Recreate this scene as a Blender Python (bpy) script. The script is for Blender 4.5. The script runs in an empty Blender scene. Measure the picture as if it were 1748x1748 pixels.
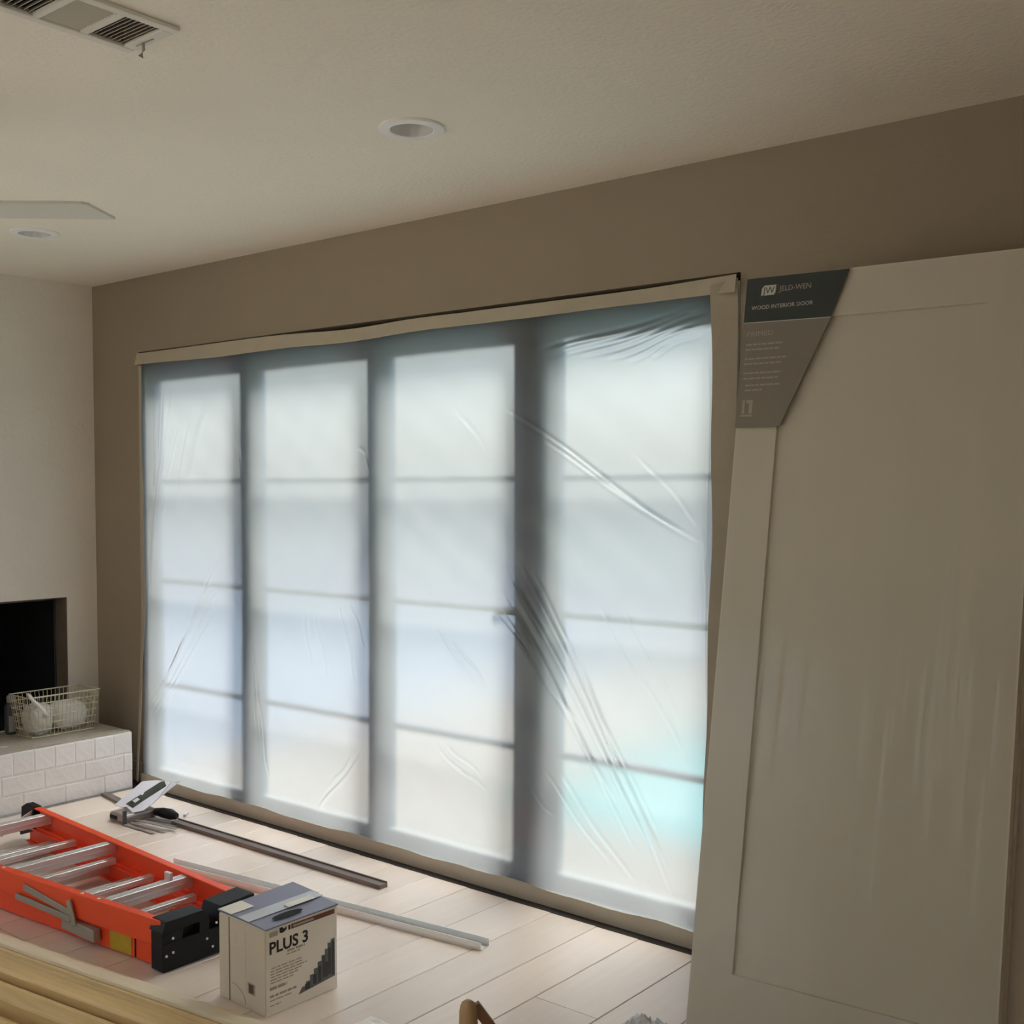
import bpy, bmesh, math, random
import numpy as np
from mathutils import Vector, Matrix

random.seed(7)
rng = np.random.default_rng(11)
SC = bpy.context.scene
COL = SC.collection
R = math.radians

# ------------------------------------------------------------------ camera
cam_d = bpy.data.cameras.new('camera')
cam_d.sensor_width = 36.0
cam_d.lens = 36.0 * 1960.0 / 1748.0
cam_d.shift_y = 51.0 / 1748.0
cam_d.clip_start = 0.02
cam_o = bpy.data.objects.new('camera', cam_d)
COL.objects.link(cam_o)
cam_o.location = (5.308, -3.16, 1.425)
cam_o.rotation_euler = (R(90 - 2.6), 0, R(39.30))
SC.camera = cam_o

# ------------------------------------------------------------------ sky, sun, exposure
wd = bpy.data.worlds.new('world'); SC.world = wd
wd.use_nodes = True
wn = wd.node_tree.nodes; wl = wd.node_tree.links
wn.clear()
wo = wn.new('ShaderNodeOutputWorld'); wb = wn.new('ShaderNodeBackground')
sky = wn.new('ShaderNodeTexSky')
sky.sky_type = 'NISHITA'; sky.sun_disc = False
sky.sun_elevation = R(58); sky.sun_rotation = R(0)
sky.air_density = 1.0; sky.dust_density = 3.0; sky.ozone_density = 1.0
wb.inputs[1].default_value = 0.22
whs = wn.new('ShaderNodeHueSaturation'); whs.inputs['Saturation'].default_value = 0.6
wl.new(sky.outputs[0], whs.inputs['Color']); wl.new(whs.outputs[0], wb.inputs[0]); wl.new(wb.outputs[0], wo.inputs[0])

sun_d = bpy.data.lights.new('sun', 'SUN'); sun_d.energy = 6.0; sun_d.angle = R(38); sun_d.color = (1.0, 0.95, 0.88)
sun_o = bpy.data.objects.new('sun', sun_d); COL.objects.link(sun_o)
sun_o.location = (2, 8, 9)
# high sun over the garden, falling on the sheeted glass doors
sun_o.rotation_euler = Vector((-0.03, -0.66, -0.75)).to_track_quat('-Z', 'Y').to_euler()

vs = SC.view_settings
vs.view_transform = 'Standard'; vs.look = 'None'; vs.gamma = 1.0; vs.use_curve_mapping = False
vs.exposure = 0.72
cy = SC.cycles
cy.max_bounces = 16; cy.diffuse_bounces = 10; cy.glossy_bounces = 4
cy.transmission_bounces = 8; cy.transparent_max_bounces = 16
cy.sample_clamp_indirect = 8.0
cy.caustics_reflective = False; cy.caustics_refractive = True
cy.use_denoising = True

# ------------------------------------------------------------------ materials
MATS = {}   # procedural only
def new_mat(name):
    m = bpy.data.materials.new(name); m.use_nodes = True
    MATS[name] = m
    return m, m.node_tree.nodes, m.node_tree.links, m.node_tree.nodes['Principled BSDF']

def mat(name, c, rough=0.6, metal=0.0, var=0.08, scale=8.0, stretch=(1, 1, 1), bump=0.0, bscale=None, c2=None, rnd=0.0, spec=0.5, detail=4.0):
    """principled material: noise between two tones, optional bump and per-object tone shift"""
    m, n, l, p = new_mat(name)
    p.inputs['Roughness'].default_value = rough
    p.inputs['Metallic'].default_value = metal
    p.inputs['Specular IOR Level'].default_value = spec
    tc = n.new('ShaderNodeTexCoord'); mp = n.new('ShaderNodeMapping'); mp.inputs['Scale'].default_value = stretch
    l.new(tc.outputs['Object'], mp.inputs[0])
    nz = n.new('ShaderNodeTexNoise'); nz.inputs['Scale'].default_value = scale; nz.inputs['Detail'].default_value = detail
    l.new(mp.outputs[0], nz.inputs['Vector'])
    mx = n.new('ShaderNodeMix'); mx.data_type = 'RGBA'
    if c2 is None:
        c2 = tuple(max(0.0, v * (1 - 2 * var)) for v in c)
    mx.inputs[6].default_value = (*c, 1); mx.inputs[7].default_value = (*c2, 1)
    l.new(nz.outputs[0], mx.inputs[0])
    out = mx.outputs[2]
    if rnd > 0:
        oi = n.new('ShaderNodeObjectInfo'); hs = n.new('ShaderNodeHueSaturation')
        mr = n.new('ShaderNodeMapRange'); mr.inputs[3].default_value = 1 - rnd; mr.inputs[4].default_value = 1 + rnd
        l.new(oi.outputs['Random'], mr.inputs[0]); l.new(mr.outputs[0], hs.inputs['Value']); l.new(out, hs.inputs['Color'])
        out = hs.outputs[0]
    l.new(out, p.inputs['Base Color'])
    if bump > 0:
        b = n.new('ShaderNodeBump'); b.inputs['Strength'].default_value = bump; b.inputs['Distance'].default_value = 0.01
        nb = n.new('ShaderNodeTexNoise'); nb.inputs['Scale'].default_value = bscale or scale * 4; nb.inputs['Detail'].default_value = 3
        l.new(mp.outputs[0], nb.inputs['Vector']); l.new(nb.outputs[0], b.inputs['Height']); l.new(b.outputs[0], p.inputs['Normal'])
    return m

mat('wall_paint', (0.345, 0.285, 0.215), 0.75, var=0.02, scale=3, bump=0.10, bscale=90)
mat('ceiling_paint', (0.93, 0.88, 0.77), 0.85, var=0.02, scale=4, bump=0.25, bscale=70)
mat('chimney_plaster', (0.84, 0.80, 0.73), 0.8, var=0.05, scale=5, bump=0.22, bscale=40)
mat('plank_wood', (0.78, 0.655, 0.575), 0.30, spec=0.8, var=0.07, scale=5, stretch=(9, 0.7, 9), rnd=0.07, bump=0.04, bscale=20)
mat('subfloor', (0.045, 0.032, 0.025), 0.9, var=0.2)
mat('white_brick', (0.90, 0.88, 0.88), 0.6, var=0.04, scale=12, bump=0.2, bscale=45, rnd=0.04)
mat('hearth_mortar', (0.86, 0.84, 0.83), 0.8, var=0.06, scale=14, bump=0.4, bscale=60)
mat('hearth_cap', (0.50, 0.445, 0.375), 0.8, var=0.15, scale=9, bump=0.4, bscale=50)
mat('soot', (0.008, 0.008, 0.009), 0.9, var=0.3)
mat('firebrick', (0.21, 0.165, 0.12), 0.85, var=0.2, scale=10, bump=0.3, bscale=40)
mat('iron', (0.09, 0.088, 0.09), 0.5, 0.4)
mat('frame_dark', (0.05, 0.052, 0.055), 0.5)
mat('frame_skylit', (0.17, 0.26, 0.38), 0.45)  # blue cast of the skylight put into the frame colour
mat('frame_grey', (0.66, 0.67, 0.68), 0.5)
mat('tape', (0.56, 0.50, 0.40), 0.7, var=0.08, scale=18, bump=0.25, bscale=30)
mat('ladder_red', (0.95, 0.085, 0.018), 0.42, var=0.05, scale=6, stretch=(0.6, 4, 4), bump=0.05, bscale=60)
mat('aluminium', (0.88, 0.88, 0.88), 0.36, 0.45, var=0.08, scale=6, stretch=(1, 0.15, 4))
mat('black_plastic', (0.006, 0.0065, 0.008), 0.5, var=0.2, spec=0.3)
mat('grey_steel', (0.42, 0.38, 0.32), 0.5, 0.3, var=0.12, scale=14)
mat('sticker_yellow', (0.62, 0.42, 0.02), 0.5, var=0.15, scale=30)
mat('carton', (0.70, 0.63, 0.52), 0.7, var=0.05, scale=10)
mat('carton_white', (0.88, 0.84, 0.76), 0.6, var=0.03, scale=10)
mat('carton_top', (0.26, 0.26, 0.36), 0.4, var=0.12, scale=7)
mat('carton_tape', (0.60, 0.60, 0.66), 0.2, var=0.08, scale=20)
mat('hole_shade', (0.02, 0.018, 0.02), 0.9)
mat('ink_black', (0.012, 0.012, 0.014), 0.6)
mat('ink_grey', (0.44, 0.39, 0.32), 0.6)
mat('ink_pale', (0.72, 0.66, 0.58), 0.6)
mat('ink_red', (0.17, 0.055, 0.032), 0.6)
mat('ink_slate', (0.085, 0.095, 0.11), 0.6, c2=(0.02, 0.022, 0.028), scale=26)
mat('ink_slate_light', (0.20, 0.215, 0.22), 0.6, c2=(0.08, 0.09, 0.10), scale=40)
mat('trim_wood', (0.76, 0.545, 0.27), 0.5, var=0.12, scale=5, stretch=(0.8, 12, 12), bump=0.05, rnd=0.05)
mat('trim_wood_pale', (0.84, 0.73, 0.54), 0.5, var=0.10, scale=5, stretch=(0.8, 12, 12), bump=0.05)
mat('post_wood', (0.62, 0.40, 0.20), 0.4, var=0.2, scale=9, stretch=(6, 6, 0.8))
mat('post_wood_dark', (0.30, 0.14, 0.06), 0.5, var=0.2, scale=9, stretch=(6, 6, 0.8))
mat('dark_strip', (0.20, 0.16, 0.14), 0.45, 0.4, var=0.15)
mat('card', (0.74, 0.73, 0.82), 0.55, var=0.03)
mat('card_print', (0.065, 0.08, 0.065), 0.45, var=0.2, scale=20)
mat('tool_grey', (0.40, 0.355, 0.335), 0.38, 0.55, var=0.15, scale=18)
mat('wire', (0.72, 0.66, 0.48), 0.4, 0.2, var=0.1)
mat('bag_plastic', (0.86, 0.84, 0.80), 0.4, var=0.05, scale=20, bump=0.3, bscale=35)
mat('paper_roll', (0.90, 0.88, 0.86), 0.8, var=0.03)
mat('can_grey', (0.085, 0.085, 0.09), 0.4, 0.2, var=0.2)
mat('can_label', (0.33, 0.32, 0.31), 0.6, var=0.1)
mat('door_primer', (0.74, 0.69, 0.60), 0.6, var=0.02, scale=4, stretch=(8, 8, 1))
mat('door_edge', (0.50, 0.45, 0.36), 0.7, var=0.1)
mat('label_dark', (0.045, 0.055, 0.06), 0.5, var=0.05)
mat('label_grey', (0.27, 0.24, 0.205), 0.5, var=0.04)
mat('label_text', (0.62, 0.62, 0.60), 0.5, var=0.02)
mat('label_text_dim', (0.42, 0.385, 0.335), 0.5, var=0.02)
mat('lamp_white', (0.95, 0.94, 0.92), 0.35, var=0.01)
mat('lamp_lens', (0.70, 0.70, 0.70), 0.25, var=0.02)
mat('fan_blade', (0.74, 0.75, 0.69), 0.5, var=0.03, scale=6, stretch=(1, 8, 8))
mat('vent_white', (0.80, 0.77, 0.70), 0.45, var=0.02)
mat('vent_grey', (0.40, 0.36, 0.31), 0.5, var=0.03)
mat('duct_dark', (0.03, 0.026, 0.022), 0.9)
mat('crumpled', (0.72, 0.72, 0.74), 0.2, var=0.1, spec=0.8)
mat('patio', (0.46, 0.41, 0.36), 0.8, var=0.10, scale=3)
mat('concrete', (0.80, 0.74, 0.64), 0.85, var=0.08, scale=2)  # unseen yard, kept pale to bounce daylight onto the ceiling
mat('ground_blue', (0.30, 0.37, 0.50), 0.8, var=0.10, scale=3)  # bluer tone for the ground on the fireplace side
mat('pool_tile', (0.30, 0.66, 0.66), 0.4, var=0.08, scale=4)
mat('garden_wall', (0.78, 0.75, 0.70), 0.8, var=0.06, scale=2)
mat('blocker_board', (0.10, 0.09, 0.08), 0.9)

def schlick(n, l, f0):
    """reflectance by viewing angle, alike on both sides of a thin pane"""
    lw = n.new('ShaderNodeLayerWeight'); pw = n.new('ShaderNodeMath'); pw.operation = 'POWER'; pw.inputs[1].default_value = 5.0
    mr = n.new('ShaderNodeMapRange'); mr.inputs[3].default_value = f0; mr.inputs[4].default_value = 1.0
    l.new(lw.outputs['Facing'], pw.inputs[0]); l.new(pw.outputs[0], mr.inputs[0])
    return mr.outputs[0]
def glass_mat():
    m, n, l, p = new_mat('pane_glass'); n.remove(p)
    out = n['Material Output']
    t = n.new('ShaderNodeBsdfTransparent'); t.inputs[0].default_value = (0.93, 0.96, 0.95, 1)
    g = n.new('ShaderNodeBsdfGlossy'); g.inputs['Roughness'].default_value = 0.02
    fr = schlick(n, l, 0.04)
    mx = n.new('ShaderNodeMixShader')
    l.new(fr, mx.inputs[0]); l.new(t.outputs[0], mx.inputs[1]); l.new(g.outputs[0], mx.inputs[2])
    l.new(mx.outputs[0], out.inputs[0])
glass_mat()

def sheet_mat():
    """milky polythene film: diffuse transmission + blurred see-through + soft sheen"""
    m, n, l, p = new_mat('polythene'); n.remove(p)
    out = n['Material Output']
    tr = n.new('ShaderNodeBsdfTranslucent'); tr.inputs[0].default_value = (0.44, 0.45, 0.465, 1)
    rf = n.new('ShaderNodeBsdfRefraction'); rf.inputs['Roughness'].default_value = 0.54; rf.inputs['IOR'].default_value = 1.18
    rf.inputs[0].default_value = (0.44, 0.45, 0.465, 1)
    df = n.new('ShaderNodeBsdfDiffuse'); df.inputs[0].default_value = (0.85, 0.85, 0.85, 1)
    gl = n.new('ShaderNodeBsdfGlossy'); gl.inputs['Roughness'].default_value = 0.22
    m1 = n.new('ShaderNodeMixShader'); m1.inputs[0].default_value = 0.60
    m2 = n.new('ShaderNodeMixShader'); m2.inputs[0].default_value = 0.08
    m3 = n.new('ShaderNodeMixShader'); m3.inputs[0].default_value = 0.05
    l.new(tr.outputs[0], m1.inputs[1]); l.new(rf.outputs[0], m1.inputs[2])
    l.new(m1.outputs[0], m2.inputs[1]); l.new(df.outputs[0], m2.inputs[2])
    l.new(m2.outputs[0], m3.inputs[1]); l.new(gl.outputs[0], m3.inputs[2])
    l.new(m3.outputs[0], out.inputs[0])
sheet_mat()

def film_mat():
    """clear shrink wrap: see-through with a sharp sheen"""
    m, n, l, p = new_mat('shrink_wrap'); n.remove(p)
    out = n['Material Output']
    t = n.new('ShaderNodeBsdfTransparent'); t.inputs[0].default_value = (0.96, 0.96, 0.95, 1)
    g = n.new('ShaderNodeBsdfGlossy'); g.inputs['Roughness'].default_value = 0.17
    fr = schlick(n, l, 0.04)
    mx = n.new('ShaderNodeMixShader')
    l.new(fr, mx.inputs[0]); l.new(t.outputs[0], mx.inputs[1]); l.new(g.outputs[0], mx.inputs[2])
    l.new(mx.outputs[0], out.inputs[0])
film_mat()

def water_mat():
    m, n, l, p = new_mat('pool_water')
    p.inputs['Base Color'].default_value = (0.30, 0.70, 0.70, 1); p.inputs['Roughness'].default_value = 0.12
    tc = n.new('ShaderNodeTexCoord'); nz = n.new('ShaderNodeTexNoise'); nz.inputs['Scale'].default_value = 5
    b = n.new('ShaderNodeBump'); b.inputs['Strength'].default_value = 0.3
    l.new(tc.outputs['Object'], nz.inputs['Vector']); l.new(nz.outputs[0], b.inputs['Height']); l.new(b.outputs[0], p.inputs['Normal'])
water_mat()

# ------------------------------------------------------------------ mesh helpers
class MB:
    def __init__(s): s.v = []; s.f = []
    def add(s, vs, fs):
        o = len(s.v); s.v += [tuple(p) for p in vs]; s.f += [tuple(i + o for i in f) for f in fs]; return s
    def box(s, a, b):
        x0, y0, z0 = a; x1, y1, z1 = b
        return s.add([(x0,y0,z0),(x1,y0,z0),(x1,y1,z0),(x0,y1,z0),(x0,y0,z1),(x1,y0,z1),(x1,y1,z1),(x0,y1,z1)],
                     [(0,3,2,1),(4,5,6,7),(0,1,5,4),(1,2,6,5),(2,3,7,6),(3,0,4,7)])
    def bar(s, p, q, w, h, up=(0, 0, 1)):
        """rectangular bar from p to q, w across, h along up"""
        p = Vector(p); q = Vector(q); d = (q - p).normalized(); u = Vector(up)
        sd = d.cross(u).normalized(); u = sd.cross(d).normalized()
        vs = []
        for c in (p, q):
            for a, b in ((-1,-1),(1,-1),(1,1),(-1,1)):
                vs.append(c + sd * (a * w / 2) + u * (b * h / 2))
        return s.add(vs, [(0,1,2,3),(7,6,5,4),(0,4,5,1),(1,5,6,2),(2,6,7,3),(3,7,4,0)])
    def prism(s, poly, axis, a, b):
        """poly: list of 2-D points; extruded along axis from a to b. axis x: (y,z); y: (x,z); z: (x,y)"""
        def mk(p, t):
            return (t, p[0], p[1]) if axis == 'x' else ((p[0], t, p[1]) if axis == 'y' else (p[0], p[1], t))
        n = len(poly)
        vs = [mk(p, a) for p in poly] + [mk(p, b) for p in poly]
        fs = [tuple(range(n))[::-1], tuple(range(n, 2 * n))] + [(i, (i + 1) % n, n + (i + 1) % n, n + i) for i in range(n)]
        return s.add(vs, fs)
    def loft(s, rings, close_ends=True):
        n = len(rings[0]); o = len(s.v)
        for r in rings: s.v += [tuple(p) for p in r]
        for k in range(len(rings) - 1):
            for i in range(n):
                j = (i + 1) % n
                s.f.append((o + k*n + i, o + k*n + j, o + (k+1)*n + j, o + (k+1)*n + i))
        if close_ends:
            s.f.append(tuple(o + i for i in range(n))[::-1]); e = o + (len(rings) - 1) * n
            s.f.append(tuple(e + i for i in range(n)))
        return s
    def tube(s, pts, r, n=8):
        pts = [Vector(p) for p in pts]; rings = []
        rr = r if isinstance(r, (list, tuple)) else [r] * len(pts)
        for i, p in enumerate(pts):
            d = (pts[min(i + 1, len(pts) - 1)] - pts[max(i - 1, 0)]).normalized()
            u = Vector((0, 0, 1)) if abs(d.z) < 0.9 else Vector((1, 0, 0))
            a = d.cross(u).normalized(); b = a.cross(d)
            rings.append([p + (a * math.cos(t) + b * math.sin(t)) * rr[i] for t in [2 * math.pi * k / n for k in range(n)]])
        return s.loft(rings)
    def lathe(s, prof, c=(0, 0, 0), n=40, closed=False):
        """prof: (r,z) list revolved about a vertical axis at c"""
        rings = [[(c[0] + r * math.cos(2*math.pi*k/n), c[1] + r * math.sin(2*math.pi*k/n), c[2] + z) for k in range(n)] for r, z in prof]
        return s.loft(rings, close_ends=not closed)
    def obj(s, name, m, parent=None, smooth=False, bevel=0.0):
        me = bpy.data.meshes.new(name); me.from_pydata(s.v, [], s.f); me.update()
        bm = bmesh.new(); bm.from_mesh(me); bmesh.ops.recalc_face_normals(bm, faces=bm.faces); bm.to_mesh(me); bm.free()
        return mesh_obj(name, me, m, parent, smooth, bevel)

def mesh_obj(name, me, m, parent=None, smooth=False, bevel=0.0):
    me.materials.append(MATS[m])
    if smooth:
        me.polygons.foreach_set('use_smooth', [True] * len(me.polygons))
    o = bpy.data.objects.new(name, me); COL.objects.link(o)
    if parent is not None: o.parent = parent
    if bevel > 0:
        b = o.modifiers.new('bevel', 'BEVEL'); b.width = bevel; b.segments = 2; b.limit_method = 'ANGLE'; b.angle_limit = R(40)
    return o

def tag(o, label, cat, group=None, kind=None):
    o['label'] = label; o['category'] = cat
    if group: o['group'] = group
    if kind: o['kind'] = kind
    return o
def thing(name, label, cat, loc=(0, 0, 0), rot=None, group=None):
    o = bpy.data.objects.new(name, None); COL.objects.link(o); o.location = loc; o.empty_display_size = 0.1
    if rot is not None: o.rotation_euler = rot
    return tag(o, label, cat, group)
def struct(o, label, cat):
    return tag(o, label, cat, kind='structure')

def text_mesh(name, body, size, m, parent, origin, ux, uy, nrm_off=0.0006, width=None, bold=0.0):
    """flat printed lettering: origin = baseline start, ux/uy = writing and up directions"""
    cu = bpy.data.curves.new(name, 'FONT'); cu.body = body; cu.size = size; cu.resolution_u = 3; cu.extrude = 0.0002; cu.offset = bold
    to = bpy.data.objects.new(name, cu); COL.objects.link(to)
    dg = bpy.context.evaluated_depsgraph_get()
    me = bpy.data.meshes.new_from_object(to.evaluated_get(dg))
    bpy.data.objects.remove(to); bpy.data.curves.remove(cu)
    ux = Vector(ux).normalized(); uy = Vector(uy).normalized(); nz = uy.cross(ux) if (uy.cross(ux)).y > 0.5 else ux.cross(uy)
    xs = [v.co.x for v in me.vertices]
    k = (width / (max(xs) - min(xs))) if width else 1.0
    x0 = min(xs)
    for v in me.vertices:
        c = v.co.copy(); v.co = Vector(origin) + ux * ((c.x - x0) * k) + uy * c.y + nz * (c.z + nrm_off)
    me.materials.clear()
    return mesh_obj(name, me, m, parent)

def quad(mb, o, ux, uy, nz, pts, off, th=0.0004):
    """flat print patch: 2-D points on a plane, slightly proud"""
    o = Vector(o); ux = Vector(ux); uy = Vector(uy); nz = Vector(nz); n = len(pts)
    vs = [o + ux * a + uy * b + nz * off for a, b in pts] + [o + ux * a + uy * b + nz * (off + th) for a, b in pts]
    return mb.add(vs, [tuple(range(n))[::-1], tuple(range(n, 2 * n))] + [(i, (i+1) % n, n + (i+1) % n, n + i) for i in range(n)])

H = 2.44           # ceiling
XR, YF = 5.8, -5.6 # right wall, wall behind the camera
OX0, OX1, OZ = 0.402, 3.618, 2.085   # opening in the window wall

# ------------------------------------------------------------------ room shell
fl = struct(MB().box((-0.3, YF - 0.2, -0.2), (XR + 0.2, 0.16, -0.014)).obj('floor', 'subfloor'), 'pale oak plank floor with strip coloured dark as a shaded gap along the wall', 'floor')
# planks: run towards the window wall; every plank its own piece
px = 0.475; pid = 0
widths = [0.19, 0.165, 0.19, 0.19, 0.165]
edges = [3.185 - 0.19 * k for k in range(15, 0, -1)] + [3.185, 3.35, 3.565]
edges = [e for e in edges if e > 0.56]
edges = [0.475] + edges + [3.565 + 0.19 * k for k in range(1, 20) if 3.565 + 0.19 * k < XR - 0.05] + [XR]
for i in range(len(edges) - 1):
    a, b = edges[i], edges[i + 1]
    y = -0.086 - 0.0165 * ((a + b) / 2 - 0.5); L = random.uniform(0.5, 1.9)
    while y > YF:
        y2 = max(y - L, YF)
        t = 0.0012
        MB().prism([(a + t, -0.0042), (b - t, -0.0042), (b - t, -0.0015), (b - t - 0.0015, 0), (a + t + 0.0015, 0), (a + t, -0.0015)], 'y', y2 + t, y - t).obj('plank', 'plank_wood', fl)
        y = y2; L = random.uniform(1.3, 2.1)

MB().add([(0.46, -0.30, -0.0045), (XR, -0.30, -0.0045), (XR, -0.004, -0.0045), (0.46, -0.004, -0.0045), (0.46, -0.30, -0.0135), (XR, -0.30, -0.0135), (XR, -0.004, -0.0135), (0.46, -0.004, -0.0135)], [(3,2,1,0),(4,5,6,7),(0,1,5,4),(1,2,6,5),(2,3,7,6),(3,0,4,7)]).obj('gap_shade_strip', 'subfloor', fl)  # flush dark strip, the floor gap's shade put into its colour
struct(MB().box((-0.3, YF - 0.2, H), (XR + 0.2, 0.3, H + 0.15)).obj('ceiling', 'ceiling_paint'), 'cream textured plaster ceiling', 'ceiling')
wb_ = MB()
wb_.box((-0.3, 0, -0.2), (OX0, 0.15, H)).box((OX1, 0, -0.2), (XR + 0.2, 0.15, H)).box((OX0, 0, OZ), (OX1, 0.15, H))
struct(wb_.obj('wall_back', 'wall_paint'), 'beige painted wall around the sheeted glass doors', 'wall')
RY0, RY1, RWZ = -5.3, -3.5, 2.15
struct(MB().box((XR, YF, -0.2), (XR + 0.15, RY0, H)).box((XR, RY1, -0.2), (XR + 0.15, 0, H)).box((XR, RY0, RWZ), (XR + 0.15, RY1, H)).obj('wall_right', 'wall_paint'), 'beige painted wall on the right', 'wall')
FX0, FX1 = 0.6, 2.6
struct(MB().box((-0.3, YF - 0.15, -0.2), (FX0, YF, H)).box((FX1, YF - 0.15, -0.2), (XR + 0.2, YF, H)).box((FX0, YF - 0.15, RWZ), (FX1, YF, H)).obj('wall_front', 'wall_paint'), 'beige painted wall behind the viewer', 'wall')
def fill_doors(name, label, c, a, b, along_y):
    """unseen clear glazed doors, added to let fill daylight in: c = plane of the wall, a..b = extent along it"""
    rw = thing(name, label, 'glass doors'); rw['kind'] = 'structure'
    def bxx(d0, d1, t0, t1, z0, z1):
        return ((c + d0, t0, z0), (c + d1, t1, z1)) if along_y else ((t0, c + d0, z0), (t1, c + d1, z1))
    MB().box(*bxx(-0.035, 0.035, a, b, -0.02, 0.05)).box(*bxx(-0.035, 0.035, a, b, RWZ - 0.05, RWZ)).obj('door_frame', 'lamp_white', rw)
    n = max(2, round((b - a) / 0.95))
    for k in range(n + 1):
        t = a + (b - a - 0.06) * k / n
        MB().box(*bxx(-0.035, 0.035, t, t + 0.06, 0.05, RWZ - 0.05)).obj('stile', 'lamp_white', rw)
        if k < n:
            MB().box(*bxx(-0.003, 0.003, t + 0.06, t + (b - a - 0.06) / n, 0.05, RWZ - 0.05)).obj('pane', 'pane_glass', rw)
LY0, LY1 = -5.4, -1.75  # door openings out of view, added to brighten the room
fill_doors('added_window_2', 'unseen clear glass doors added in the right wall to brighten the room', XR + 0.07, RY0, RY1, True)
fill_doors('added_window_3', 'unseen clear glass doors added in the left wall beyond the fireplace to brighten the room', -0.06, LY0, LY1, True)
fill_doors('added_window_4', 'unseen clear glass doors added behind the viewer to brighten the room', YF - 0.07, FX0, FX1, False)
# fireplace wall with opening
FY0, FY1, FZ0, FZ1 = -1.55, -0.162, 0.275, 0.893
wl_ = MB()
wl_.box((-0.11, YF, -0.2), (0, LY0, H)).box((-0.11, LY1, -0.2), (0, FY0, H)).box((-0.11, LY0, RWZ), (0, LY1, H)).box((-0.11, FY1, -0.2), (0, 0.0, H)).box((-0.11, FY0, FZ1), (0, FY1, H)).box((-0.11, FY0, -0.2), (0, FY1, FZ0 - 0.02))
wl = struct(wl_.obj('wall_left', 'chimney_plaster'), 'pale plastered fireplace wall with black firebox opening', 'wall')
fb = MB()
fb.box((-0.62, FY0 - 0.05, FZ0 - 0.06), (-0.11, FY1 + 0.05, FZ0 - 0.005))      # firebox floor
fb.box((-0.66, FY0 - 0.05, FZ0 - 0.06), (-0.62, FY1 + 0.05, FZ1 + 0.1))
fb.box((-0.62, FY0 - 0.05, FZ0), (-0.112, FY0, FZ1 + 0.1)).box((-0.62, FY1 - 0.02, FZ0), (-0.112, FY1 + 0.03, FZ1 + 0.1))
fb.box((-0.62, FY0, FZ1 - 0.01), (-0.112, FY1, FZ1 + 0.1))
fb.obj('firebox', 'soot', wl)
lining = MB().box((-0.108, FY1 - 0.004, FZ0), (-0.004, FY1 - 0.0005, FZ1 - 0.0005)).box((-0.108, FY0 + 0.0005, FZ0), (-0.004, FY0 + 0.004, FZ1)).box((-0.108, FY0, FZ1 - 0.004), (-0.004, FY1, FZ1 - 0.0005))
lining.obj('opening_lining', 'firebrick', wl)
MB().box((-0.116, FY1 - 0.012, FZ0), (-0.104, FY1 - 0.004, FZ1 - 0.004)).box((-0.116, FY0, FZ1 - 0.02), (-0.104, FY1, FZ1 - 0.004)).obj('iron_rim', 'iron', wl)
struct(MB().box((0.0, -0.014, 0.0), (OX0 - 0.012, 0.0, 0.098)).obj('baseboard_back', 'wall_paint', bevel=0.004), 'low beige baseboard between the hearth and the glass doors', 'baseboard')

# hearth of white painted brick
HX, HY0, HY1, HZ = 0.452, -2.3, -0.095, 0.272
he = thing('hearth', 'white painted brick hearth below the fireplace', 'hearth', (0, 0, -0.014)); he['kind'] = 'structure'
MB().box((0.0, HY0, 0), (HX - 0.0022, HY1 - 0.003, HZ + 0.010)).obj('core', 'hearth_mortar', he)
MB().box((0.002, HY0, HZ + 0.008), (HX - 0.012, HY1 - 0.004, HZ + 0.016)).obj('cap', 'hearth_cap', he, bevel=0.003)
brick_cache = {}
def brick(L, hh):
    k = (round(L, 3), round(hh, 3))
    if k not in brick_cache:
        me = bpy.data.meshes.new('brick'); m_ = MB()
        d = 0.0022
        m_.loft([[(-0.03, -L/2, -hh/2), (-0.03, L/2, -hh/2), (-0.03, L/2, hh/2), (-0.03, -L/2, hh/2)],
                 [(-d, -L/2, -hh/2), (-d, L/2, -hh/2), (-d, L/2, hh/2), (-d, -L/2, hh/2)],
                 [(0, -L/2 + 2*d, -hh/2 + 2*d), (0, L/2 - 2*d, -hh/2 + 2*d), (0, L/2 - 2*d, hh/2 - 2*d), (0, -L/2 + 2*d, hh/2 - 2*d)]])
        me.from_pydata(m_.v, [], m_.f)
        bm = bmesh.new(); bm.from_mesh(me); bmesh.ops.recalc_face_normals(bm, faces=bm.faces); bm.to_mesh(me); bm.free()
        me.materials.append(MATS['white_brick']); brick_cache[k] = me
    o = bpy.data.objects.new('brick', brick_cache[k]); COL.objects.link(o); o.parent = he
    return o
for row, (z0, hh, L, off) in enumerate(((0.012, 0.083, 0.198, 0.05), (0.098, 0.083, 0.198, 0.15), (0.184, 0.098, 0.098, 0.0))):
    y = HY1 - 0.002
    first = True
    while y > HY0:
        ln = L - (off if first and off else 0); first = False
        ln = min(ln, y - HY0)
        if ln > 0.03:
            o = brick(ln - 0.002, hh - 0.002)
            o.location = (HX + random.uniform(-0.0008, 0.0018), y - ln / 2, z0 + hh / 2)
            o.rotation_euler = (random.uniform(-0.008, 0.008), 0, random.uniform(-0.008, 0.008))
        y -= ln
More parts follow.
